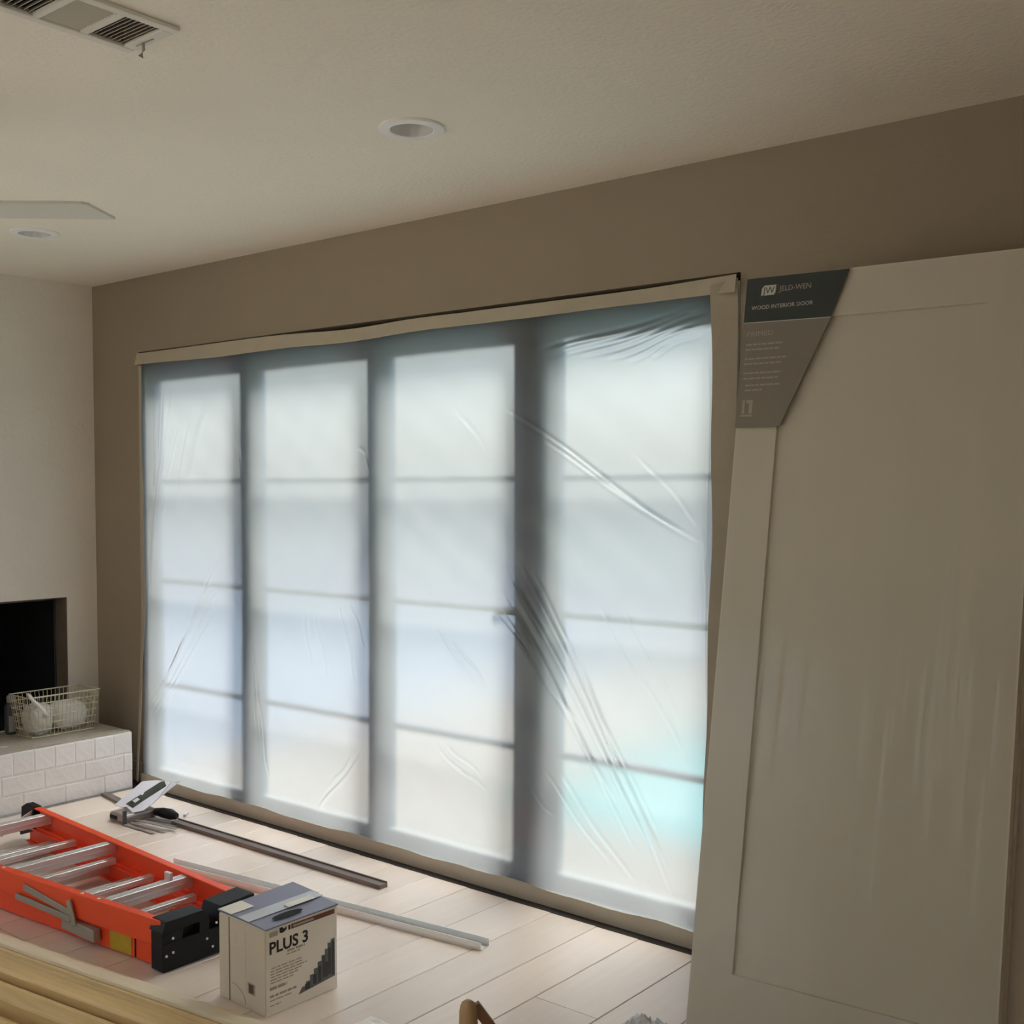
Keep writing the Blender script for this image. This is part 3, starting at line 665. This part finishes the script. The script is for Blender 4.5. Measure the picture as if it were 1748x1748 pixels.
hl.obj('handle_hole_shade', 'hole_shade', bx)  # flat black patch stands in for shade inside the handle hole
# printed face (+x side): u along +y, v up
O = Vector((0, 0, 0)); UY = Vector((0, 1, 0)); UZ = Vector((0, 0, 1)); NX = Vector((1, 0, 0))
def face_patch(name, m, polys, off=0.0002):
    mb = MB()
    for p in polys: quad(mb, O, UY, UZ, NX, p, off)
    return mb.obj(name, m, bx)
def rect(u0, u1, v0, v1): return [(u0, v0), (u1, v0), (u1, v1), (u0, v1)]
face_patch('red_band', 'ink_red', [rect(0.086, 0.240, 0.220, 0.2335)])
face_patch('band_print', 'ink_grey', [rect(0.092, 0.165, 0.2235, 0.230)], 0.0008)
face_patch('corner_print', 'ink_grey', [rect(0.012, 0.040, 0.216, 0.230)])
text_mesh('lettering', 'PLUS 3', 0.046, 'ink_black', bx, Vector((0.0, 0.012, 0.170)), UY, UZ, 0.0004, width=0.132, bold=0.0011)
# heavy marks of the maker's emblem
face_patch('emblem', 'ink_black', [[(0.046, 0.220), (0.058, 0.218), (0.070, 0.224), (0.070, 0.233), (0.062, 0.228), (0.055, 0.234), (0.046, 0.234)], rect(0.076, 0.083, 0.220, 0.233)])
lines = []
for (v, u0, u1, h_) in ((0.160, 0.072, 0.132, 0.006), (0.152, 0.070, 0.115, 0.004), (0.128, 0.018, 0.120, 0.003), (0.120, 0.014, 0.125, 0.003), (0.112, 0.014, 0.140, 0.003), (0.104, 0.016, 0.120, 0.003), (0.096, 0.014, 0.110, 0.003), (0.088, 0.014, 0.095, 0.003), (0.070, 0.012, 0.070, 0.008), (0.050, 0.012, 0.105, 0.006), (0.040, 0.012, 0.085, 0.003), (0.026, 0.012, 0.050, 0.003)):
    u = u0
    while u < u1:
        w = random.uniform(0.010, 0.026); lines.append(rect(u, min(u + w, u1), v, v + h_)); u += w + 0.004
face_patch('small_print', 'ink_grey', lines)['kind'] = 'stuff'
sky_pts = [(0.110, 0.028), (0.240, 0.040), (0.240, 0.150), (0.226, 0.148), (0.226, 0.140), (0.214, 0.142), (0.214, 0.126), (0.204, 0.127), (0.204, 0.112), (0.192, 0.113), (0.192, 0.098), (0.178, 0.098), (0.178, 0.083), (0.164, 0.083), (0.164, 0.069), (0.150, 0.070), (0.150, 0.055), (0.136, 0.056), (0.136, 0.044), (0.122, 0.045)]
face_patch('skyline_picture', 'ink_slate_light', [sky_pts])
face_patch('skyline_tower', 'ink_slate', [rect(0.216, 0.226, 0.050, 0.128), rect(0.229, 0.238, 0.045, 0.142), rect(0.196, 0.204, 0.048, 0.108), rect(0.180, 0.189, 0.042, 0.086), rect(0.160, 0.172, 0.040, 0.066), rect(0.132, 0.150, 0.034, 0.050), rect(0.205, 0.214, 0.046, 0.09)], 0.0008)
# end face (-y side): u along +x from the left edge, v up
O2 = Vector((-BW, -0.0012, 0)); UX = Vector((1, 0, 0)); NY = Vector((0, -1, 0))
def end_patch(name, m, polys, off=0.0002):
    mb = MB()
    for p in polys: quad(mb, O2, UX, UZ, NY, p, off)
    return mb.obj(name, m, bx)
end_patch('cut_line', 'ink_red', [rect(0.047, 0.0505, 0.003, 0.238)])
arc = []
for k in range(9):
    a0 = math.pi / 2 * k / 9; a1 = math.pi / 2 * (k + 1) / 9
    f = lambda a, r: (0.060 + 0.060 * math.sin(a) * r, 0.010 + 0.045 * math.cos(a) * r)
    arc.append([f(a0, 1), f(a1, 1), f(a1, 1.05), f(a0, 1.05)])
end_patch('perforation', 'ink_grey', arc)
end_patch('small_print', 'ink_pale', [rect(0.120, 0.123, 0.03, 0.21), rect(0.055, 0.12, 0.155, 0.158), rect(0.078, 0.081, 0.165, 0.2)] + [rect(0.130, 0.175, 0.16 - 0.014 * k, 0.163 - 0.014 * k) for k in range(8)] + [rect(0.008, 0.040, 0.20 - 0.02 * k, 0.203 - 0.02 * k) for k in range(9)])['kind'] = 'stuff'
end_patch('stamp', 'ink_grey', [rect(0.132, 0.164, 0.046, 0.078)]); end_patch('stamp_core', 'ink_red', [rect(0.138, 0.158, 0.050, 0.074)], 0.0008)

# ------------------------------------------------------------------ timber mouldings on the floor
def moulding(label, m, prof, y_at_22, x0, x1, slope, z=0.0):
    """long moulding; prof = (across, height) polygon with across measured away from the viewer"""
    n = 24; rings = []
    for k in range(n + 1):
        x = x0 + (x1 - x0) * k / n
        y = y_at_22 + (x - 2.2) * slope
        rings.append([(x, y + a, z + b) for a, b in prof])
    o = MB().loft(rings).obj('wood_moulding', m, bevel=0.0012)
    return tag(o, label, 'moulding', 'wooden mouldings on the floor')
P1 = [(0.0, 0.0), (0.098, 0.0), (0.098, 0.010), (0.090, 0.012), (0.088, 0.016), (0.075, 0.018), (0.070, 0.024), (0.062, 0.026), (0.058, 0.031), (0.016, 0.036), (0.006, 0.036), (0.0, 0.030)]
P2 = [(0.0, 0.0), (0.112, 0.0), (0.112, 0.038), (0.106, 0.041), (0.100, 0.040), (0.098, 0.034), (0.092, 0.034), (0.088, 0.028), (0.070, 0.022), (0.050, 0.021), (0.030, 0.026), (0.014, 0.036), (0.008, 0.040), (0.0, 0.040)]
P3 = [(0.0, 0.0), (0.110, 0.0), (0.110, 0.020), (0.100, 0.026), (0.085, 0.027), (0.070, 0.022), (0.050, 0.020), (0.032, 0.026), (0.020, 0.040), (0.010, 0.046), (0.0, 0.044)]
moulding('pale wooden moulding nearest the orange ladder, passing close in front of the carton', 'trim_wood_pale', P1, -1.444, 0.70, 3.55, 0.124)
moulding('golden wooden moulding with a hollow face, second from the ladder', 'trim_wood', P2, -1.572, 0.75, 3.70, 0.124)
moulding('golden wooden moulding third from the ladder, in the lower left corner', 'trim_wood', P3, -1.690, 0.80, 3.60, 0.124)
moulding('wooden moulding cut off by the bottom left corner of the picture', 'trim_wood', P1, -1.80, 0.85, 3.65, 0.124)

# ------------------------------------------------------------------ metal profiles on the floor
def profile(name, label, m, p, q, w, h, wall=0.0022):
    p = Vector(p); q = Vector(q); d = (q - p).normalized(); s = Vector((-d.y, d.x, 0))
    pr = [(-w/2, 0), (w/2, 0), (w/2, h), (w/2 - wall, h), (w/2 - wall, wall), (-w/2 + wall, wall), (-w/2 + wall, h), (-w/2, h)]
    o = MB().loft([[c + s * a + Vector((0, 0, b)) for a, b in pr] for c in (p, q)]).obj(name, m)
    return o
o = profile('metal_channel', '', 'aluminium', (1.58, -0.660, 0), (3.02, -0.497, 0), 0.048, 0.024)
tag(o, 'bright aluminium channel lying behind the carton', 'metal channel')
o = MB().bar((1.125, -0.322, 0.008), (2.388, -0.318, 0.008), 0.040, 0.016).bar((1.125, -0.306, 0.018), (2.388, -0.302, 0.018), 0.006, 0.006).obj('metal_strip', 'dark_strip', bevel=0.001)
tag(o, 'long dark metal strip on the floor in front of the plastic sheet', 'metal strip')
o = MB().bar((0.478, -0.26, 0.006), (0.80, -0.315, 0.006), 0.035, 0.012).obj('metal_strip', 'dark_strip')
tag(o, 'short dark metal strip between the hearth and the folded card', 'metal strip')

# ------------------------------------------------------------------ folded card, tool and metal shims near the hearth
cd = thing('folded_card', 'pale violet folded card with dark printed panel propped on the tool', 'card')
a_, b_, c_, d_ = Vector((0.828, -0.425, 0.050)), Vector((1.000, -0.395, 0.046)), Vector((0.965, -0.185, 0.128)), Vector((0.800, -0.262, 0.122))
nrm = (b_ - a_).cross(d_ - a_).normalized()
def on_card(u, v): return a_ * (1-u) * (1-v) + b_ * u * (1-v) + c_ * u * v + d_ * (1-u) * v
def plate(pts, th, name, m, parent, off=0.0):
    n = len(pts); top = [p + nrm * (off + th) for p in pts]; bot = [p + nrm * off for p in pts]
    return MB().add(bot + top, [tuple(range(n))[::-1], tuple(range(n, 2*n))] + [(i, (i+1) % n, n + (i+1) % n, n + i) for i in range(n)]).obj(name, m, parent)
plate([on_card(0, 0), on_card(0.28, -0.02), on_card(0.42, 0.02), on_card(0.75, -0.10), on_card(0.98, 0.02), on_card(1.0, 0.25), on_card(0.78, 0.98), on_card(0.3, 1.02), on_card(0.0, 0.95)], 0.0015, 'sheet', 'card', cd)
plate([on_card(0.30, 0.10), on_card(0.62, 0.02), on_card(0.80, 0.82), on_card(0.60, 0.98), on_card(0.52, 0.96)], 0.002, 'printed_panel', 'card_print', cd, 0.0016)
plate([on_card(0.38, 0.22), on_card(0.52, 0.18), on_card(0.54, 0.30), on_card(0.42, 0.34)], 0.0006, 'printed_mark', 'card', cd, 0.0038)
e0, e1, e2 = on_card(1.0, 0.25), on_card(0.80, 0.98), Vector((1.025, -0.225, 0.150))
MB().add([e0, e2, e1, e0 - nrm * 0.0015, e2 - nrm * 0.0015, e1 - nrm * 0.0015], [(0, 1, 2), (5, 4, 3), (0, 3, 4, 1), (1, 4, 5, 2), (2, 5, 3, 0)]).obj('side_flap', 'card', cd)
tl = thing('hand_tool', 'grey metal tool body with dark slot and black grip under the card', 'tool', (0.95, -0.42, 0))
MB().box((-0.095, -0.050, 0.0), (0.025, 0.115, 0.038)).obj('body', 'tool_grey', tl, bevel=0.010)
MB().box((-0.085, -0.0515, 0.012), (-0.030, -0.049, 0.028)).obj('slot', 'black_plastic', tl)  # black patch on the body stands in for the slot's shade
MB().box((0.026, -0.060, 0.0), (0.036, -0.044, 0.062)).obj('post', 'iron', tl, bevel=0.002)
MB().tube([(0.03, 0.10, 0.026), (0.07, 0.11, 0.026), (0.115, 0.118, 0.025), (0.15, 0.122, 0.022)], [0.016, 0.022, 0.023, 0.014], 14).obj('grip', 'black_plastic', tl, smooth=True)
for k in range(5):
    y0 = -0.472 + 0.026 * k
    p, q = Vector((0.985, y0, 0.004 + 0.004 * (k % 3))), Vector((1.185 + 0.022 * (k % 3), y0 + 0.006 + 0.014 * k, 0.004 + 0.004 * (k % 3)))
    o = MB().bar(p, q, 0.016, 0.0025).obj('metal_shim', 'tool_grey')
    tag(o, ['thin grey metal shim nearest the ladder in the fan beside the tool', 'second thin metal shim from the ladder in the fan beside the tool', 'middle thin metal shim of the fan beside the grey tool', 'fourth thin metal shim from the ladder in the fan beside the tool', 'thin metal shim nearest the black grip in the fan'][k], 'shim', 'fanned metal shims by the tool')
o = MB().bar((1.045, -0.205, 0.006), (1.07, -0.235, 0.006), 0.012, 0.010).obj('paper_scrap', 'card'); tag(o, 'tiny white paper scrap near the folded card', 'scrap')

# ------------------------------------------------------------------ wire basket, bag, can on the hearth
HT = HZ + 0.002 + 0.0005
bk = thing('wire_basket', 'cream wire basket standing on the white hearth', 'basket', (0, 0, HT))
bx0, bx1, by0, by1, bh = 0.130, 0.270, -0.500, -0.190, 0.190
def rim(z, g, r, name):
    p = [(bx0 - g, by0 - g, z), (bx1 + g, by0 - g, z), (bx1 + g, by1 + g, z), (bx0 - g, by1 + g, z), (bx0 - g, by0 - g, z)]
    m_ = MB()
    for a, b in zip(p, p[1:]): m_.tube([a, b], r, 6)
    m_.obj(name, 'wire', bk)
for k in range(7):
    z = 0.004 + bh * k / 6; g = 0.022 * k / 6
    rim(z, g, 0.0032 if k in (0, 6) else 0.0022, 'hoop')
up = MB()
def stake(a, b): up.tube([a, b], 0.0017, 5)
for k in range(18):
    y = by0 + (by1 - by0) * k / 17; yt = (by0 - 0.022) + (by1 - by0 + 0.044) * k / 17
    stake((bx1, y, 0.004), (bx1 + 0.022, yt, bh)); stake((bx0, y, 0.004), (bx0 - 0.022, yt, bh))
for k in range(10):
    x = bx0 + (bx1 - bx0) * k / 9; xt = (bx0 - 0.022) + (bx1 - bx0 + 0.044) * k / 9
    stake((x, by0, 0.004), (xt, by0 - 0.022, bh)); stake((x, by1, 0.004), (xt, by1 + 0.022, bh))
up.obj('uprights', 'wire', bk)['kind'] = 'stuff'
fl_ = MB()
for k in range(8):
    x = bx0 + (bx1 - bx0) * (k + 0.5) / 8; fl_.tube([(x, by0, 0.004), (x, by1, 0.004)], 0.0017, 5)
fl_.obj('base_wires', 'wire', bk)['kind'] = 'stuff'
def blob(name, m, c, r, seed, amp, parent=None, squash=None, nu=40, nv=24):
    rs = np.random.default_rng(seed); ph = rs.uniform(0, 6.28, (6, 3)); fq = rs.uniform(2.0, 7.0, (6, 3))
    vs = []; 
    for j in range(nv + 1):
        th = math.pi * j / nv
        for i in range(nu):
            p = 2 * math.pi * i / nu
            d = np.array([math.sin(th) * math.cos(p), math.sin(th) * math.sin(p), math.cos(th)])
            k = 1 + amp * sum(abs(math.sin(fq[q] @ d + ph[q].sum())) - 0.6 for q in range(6)) / 3
            ee = np.sign(d) * np.abs(d) ** 0.65
            v = ee * np.array(r) * k
            vs.append((c[0] + v[0], c[1] + v[1], max(c[2] + v[2], c[2] - r[2])))
    fs = [(j*nu + i, j*nu + (i+1) % nu, (j+1)*nu + (i+1) % nu, (j+1)*nu + i) for j in range(nv) for i in range(nu)]
    return MB().add(vs, fs).obj(name, m, parent, smooth=True)
bag = thing('plastic_bag', 'white plastic bag slumped in the wire basket with its handle over the rim', 'bag', (0, 0, HT))
blob('bag_body', 'bag_plastic', (0.202, -0.435, 0.078), (0.060, 0.058, 0.070), 3, 0.20, bag)
MB().tube([(0.235, -0.455, 0.13), (0.255, -0.480, 0.165), (0.270, -0.505, 0.202), (0.288, -0.525, 0.214), (0.304, -0.522, 0.198), (0.308, -0.490, 0.165), (0.306, -0.460, 0.130), (0.298, -0.445, 0.100)], [0.010, 0.009, 0.007, 0.007, 0.007, 0.008, 0.010, 0.012], 8).obj('handle', 'bag_plastic', bag, smooth=True)
pk = blob('paper_pack', 'paper_roll', (0.200, -0.288, 0.076), (0.066, 0.086, 0.066), 9, 0.06)
for v in pk.data.vertices: v.co.z += HT
tag(pk, 'white wrapped paper pack filling the window end of the wire basket', 'paper pack')
can = thing('spray_can', 'dark canister with grey cap and pale label beside the basket on the hearth', 'canister', (0.068, -0.492, HT))
MB().lathe([(0.0001, 0.0), (0.029, 0.0), (0.031, 0.004), (0.031, 0.128), (0.026, 0.142), (0.018, 0.148), (0.0001, 0.148)], n=28).obj('body', 'can_grey', can, smooth=False)
MB().lathe([(0.0001, 0.1485), (0.021, 0.1485), (0.021, 0.176), (0.017, 0.181), (0.0001, 0.181)], n=24).obj('cap', 'can_label', can)
lab = MB(); n_ = 14
aa = [R(-50) + R(60) * k / n_ for k in range(n_ + 1)]
lab.add([(0.0318 * math.cos(a), 0.0318 * math.sin(a), z) for z in (0.012, 0.088) for a in aa], [(k, k + 1, n_ + 2 + k, n_ + 1 + k) for k in range(n_)])
lab.obj('label', 'can_label', can)
o = MB().bar((0.335, -0.69, HT + 0.004), (0.352, -0.655, HT + 0.004), 0.012, 0.007).obj('mortar_chip', 'white_brick'); tag(o, 'small pale chip on the edge of the hearth top', 'chip')

# ------------------------------------------------------------------ ceiling fittings
def downlight(x, y, label, r=0.094):
    t = thing('recessed_light', label, 'ceiling light', (x, y, H), group='recessed ceiling lights')
    MB().lathe([(r, 0.0), (r, -0.004), (r - 0.003, -0.007), (r - 0.030, -0.009), (r - 0.034, -0.006), (r - 0.034, 0.0)], n=56, closed=True).obj('trim_ring', 'lamp_white', t, smooth=False)
    MB().lathe([(r - 0.034, -0.007), (r - 0.038, 0.012), (r - 0.046, 0.030)], n=48, closed=True).obj('baffle', 'lamp_lens', t, smooth=True)
    MB().lathe([(0.0001, 0.028), (r - 0.046, 0.028), (r - 0.046, 0.033), (0.0001, 0.033)], n=48).obj('lens', 'lamp_white', t)
    return t
# the ceiling slab is cut for the lights and the register
def cut_ceiling():
    me = bpy.data.objects['ceiling'].data
    bm = bmesh.new(); bm.from_mesh(me)
    holes = [(3.017, -0.806, 0.062), (0.945, -0.806, 0.062)]
    # rebuild the underside as a grid with square cut-outs bridged by the trim rings
    bm.free()
    xs = sorted({-0.3, XR + 0.2, 0.945 - 0.062, 0.945 + 0.062, 3.017 - 0.062, 3.017 + 0.062, 2.935, 3.097})
    ys = sorted({YF - 0.2, 0.3, -0.806 - 0.062, -0.806 + 0.062, -2.10, -1.655})
    mb = MB()
    for i in range(len(xs) - 1):
        for j in range(len(ys) - 1):
            cx, cy_ = (xs[i] + xs[i+1]) / 2, (ys[j] + ys[j+1]) / 2
            lamp = abs(cy_ + 0.806) < 0.06 and (abs(cx - 0.945) < 0.06 or abs(cx - 3.017) < 0.06)
            duct = -2.10 < cy_ < -1.655 and 2.935 < cx < 3.097
            if not (lamp or duct):
                mb.add([(xs[i], ys[j], H), (xs[i+1], ys[j], H), (xs[i+1], ys[j+1], H), (xs[i], ys[j+1], H)], [(0, 3, 2, 1)])
    mb.box((-0.3, YF - 0.2, H + 0.15), (XR + 0.2, 0.3, H + 0.2))
    new = bpy.data.meshes.new('ceiling'); new.from_pydata(mb.v, [], mb.f); new.update()
    bm = bmesh.new(); bm.from_mesh(new); bmesh.ops.remove_doubles(bm, verts=bm.verts, dist=1e-5); bm.to_mesh(new); bm.free()
    new.materials.append(MATS['ceiling_paint']); bpy.data.objects['ceiling'].data = new
cut_ceiling()
downlight(3.017, -0.806, 'white recessed ceiling light in the middle of the ceiling')
downlight(0.945, -0.806, 'white recessed ceiling light near the corner, just below the fan blade')

vt = thing('ceiling_register', 'white louvred air register in the ceiling', 'air vent', (3.016, -1.632, H))
vx, vl, fw = 0.101, 0.48, 0.026
f_ = MB()
f_.box((-vx, -vl, -0.010), (-vx + fw, 0, 0.0)).box((vx - fw, -vl, -0.010), (vx, 0, 0.0)).box((-vx + fw, -fw - 0.004, -0.010), (vx - fw, 0, 0.0)).box((-vx + fw, -vl, -0.010), (vx - fw, -vl + fw, 0.0))
f_.obj('frame', 'vent_white', vt, bevel=0.003)
secs = [(-0.030, -0.120), (-0.137, -0.232), (-0.247, -0.454)]
for a, b in ((-0.120, -0.137), (-0.232, -0.247)):
    MB().box((-vx + fw, b, -0.009), (vx - fw, a, 0.0)).obj('divider', 'vent_white', vt)
for si, (a, b) in enumerate(secs):
    if si == 1:
        n = 13
        for k in range(n):
            x = -vx + fw + (2 * (vx - fw)) * (k + 0.5) / n
            MB().bar((x, a, 0.0), (x, b, 0.0), 0.0015, 0.014, (0.75, 0, 1)).obj('louvre', 'vent_white', vt)
    else:
        n = 8 if si == 0 else 16
        for k in range(n):
            y = a + (b - a) * (k + 0.5) / n
            MB().bar((-vx + fw, y, 0.001), (vx - fw, y, 0.001), 0.0015, 0.011, (0, 0.7 if si == 0 else 0.6, 1)).obj('louvre', 'vent_grey', vt)  # outer louvres greyed, shade put into their colour; middle ones stay white
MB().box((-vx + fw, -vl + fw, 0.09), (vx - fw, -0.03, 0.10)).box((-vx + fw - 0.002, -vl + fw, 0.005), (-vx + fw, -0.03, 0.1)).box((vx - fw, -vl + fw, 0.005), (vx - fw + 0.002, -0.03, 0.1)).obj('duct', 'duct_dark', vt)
lv = MB().tube([(-0.02, -0.016, -0.008), (-0.018, -0.016, -0.026), (-0.026, -0.018, -0.040)], [0.004, 0.0035, 0.006], 8); lv.box((-0.045, -0.018, -0.0115), (0.02, -0.014, -0.0095)); lv.obj('damper_lever', 'vent_grey', vt)

# ceiling fan: one blade reaches into the picture
fnx, fny, fnz = 1.80, -1.93, 2.20
fan = thing('ceiling_fan', 'ceiling fan with a pale grey-green blade reaching in from the left', 'ceiling fan', (fnx, fny, 0))
MB().lathe([(0.0001, H), (0.07, H), (0.065, H - 0.035), (0.016, H - 0.05), (0.014, fnz + 0.075), (0.095, fnz + 0.06), (0.105, fnz), (0.085, fnz - 0.05), (0.0001, fnz - 0.055)], n=32).obj('motor', 'vent_white', fan, smooth=False)
TIP = Vector((2.408, -1.378, fnz)) - Vector((fnx, fny, fnz)); ang0 = math.atan2(TIP.y, TIP.x)
for k in range(3):
    a = ang0 + k * 2 * math.pi / 3
    tpiv = Matrix.Rotation(a, 4, 'Z')
    L0, L1 = 0.15, TIP.length
    # outline: one tip corner rounded, the other drawn out to a point
    out = [(L0, -0.050), (L1 - 0.12, -0.065), (L1 - 0.055, -0.064), (L1 - 0.038, -0.054), (L1 - 0.034, -0.035), (L1, 0.060), (L0 + 0.1, 0.062), (L0, 0.050)]
    pitch = 0.10
    vs = [tpiv @ Vector((x, y, fnz + (-y * pitch))) for x, y in out]
    n = len(vs)
    vs2 = [v + Vector((0, 0, -0.008)) for v in vs]
    MB().add(vs + vs2, [tuple(range(n)), tuple(range(n, 2*n))[::-1]] + [(i, n + i, n + (i+1) % n, (i+1) % n) for i in range(n)]).obj('blade', 'fan_blade', fan, bevel=0.001)
    MB().bar(tpiv @ Vector((0.09, 0, fnz - 0.01)), tpiv @ Vector((0.22, 0, fnz - 0.012)), 0.03, 0.006).obj('blade_arm', 'iron', fan)

# ------------------------------------------------------------------ bits along the bottom edge
ws = thing('wooden_stand', 'light wooden upright with rounded top and dark brace at the bottom edge', 'wooden stand', (3.841, -1.503, 0.0))
def upright():
    n = 14; rings = []
    w = 0.018
    prof = [(0.0, 1.0), (0.38, 1.0), (0.400, 0.97), (0.412, 0.86), (0.420, 0.66), (0.424, 0.35)]
    for z, k in prof:
        rings.append([(w * k * (abs(math.cos(t)) ** 0.6) * (1 if math.cos(t) >= 0 else -1), w * 0.8 * k * (abs(math.sin(t)) ** 0.6) * (1 if math.sin(t) >= 0 else -1), z) for t in [2 * math.pi * i / n for i in range(n)]])
    return MB().loft(rings).obj('upright', 'post_wood', ws, smooth=True)
upright()
rdir = Vector((math.cos(R(39.3)), math.sin(R(39.3)), 0))
MB().bar(Vector((0.002, 0.010, 0.412)) + rdir * 0.004, Vector((0.004, 0.012, 0.0)) + rdir * 0.30, 0.020, 0.018, (0.6, -0.77, 0.3)).obj('brace', 'post_wood_dark', ws, bevel=0.002)

def crumple(name, m, c, size, seed, label, cat, n=14, hgt=0.03):
    rs = np.random.default_rng(seed); vs = []
    for j in range(n):
        for i in range(n):
            u, v = i / (n - 1) - 0.5, j / (n - 1) - 0.5
            e = max(0, 1 - (2 * max(abs(u), abs(v))) ** 3)
            vs.append((c[0] + size[0] * (u + rs.uniform(-0.03, 0.03)), c[1] + size[1] * (v + rs.uniform(-0.03, 0.03)), c[2] + 0.002 + hgt * e * rs.uniform(0.1, 1.0)))
    fs = [(j*n + i, j*n + i + 1, (j+1)*n + i + 1, (j+1)*n + i) for j in range(n - 1) for i in range(n - 1)]
    return tag(MB().add(vs, fs).obj(name, m), label, cat)
crumple('crumpled_wrap', 'crumpled', (3.700, -0.625, 0), (0.13, 0.08), 5, 'crumpled clear plastic wrap on the floor beside the leaning door', 'plastic wrap', hgt=0.028)
crumple('paper_scrap', 'paper_roll', (3.118, -1.075, 0), (0.07, 0.06), 8, 'small white paper scrap on the floor right of the carton', 'scrap', n=6, hgt=0.012)
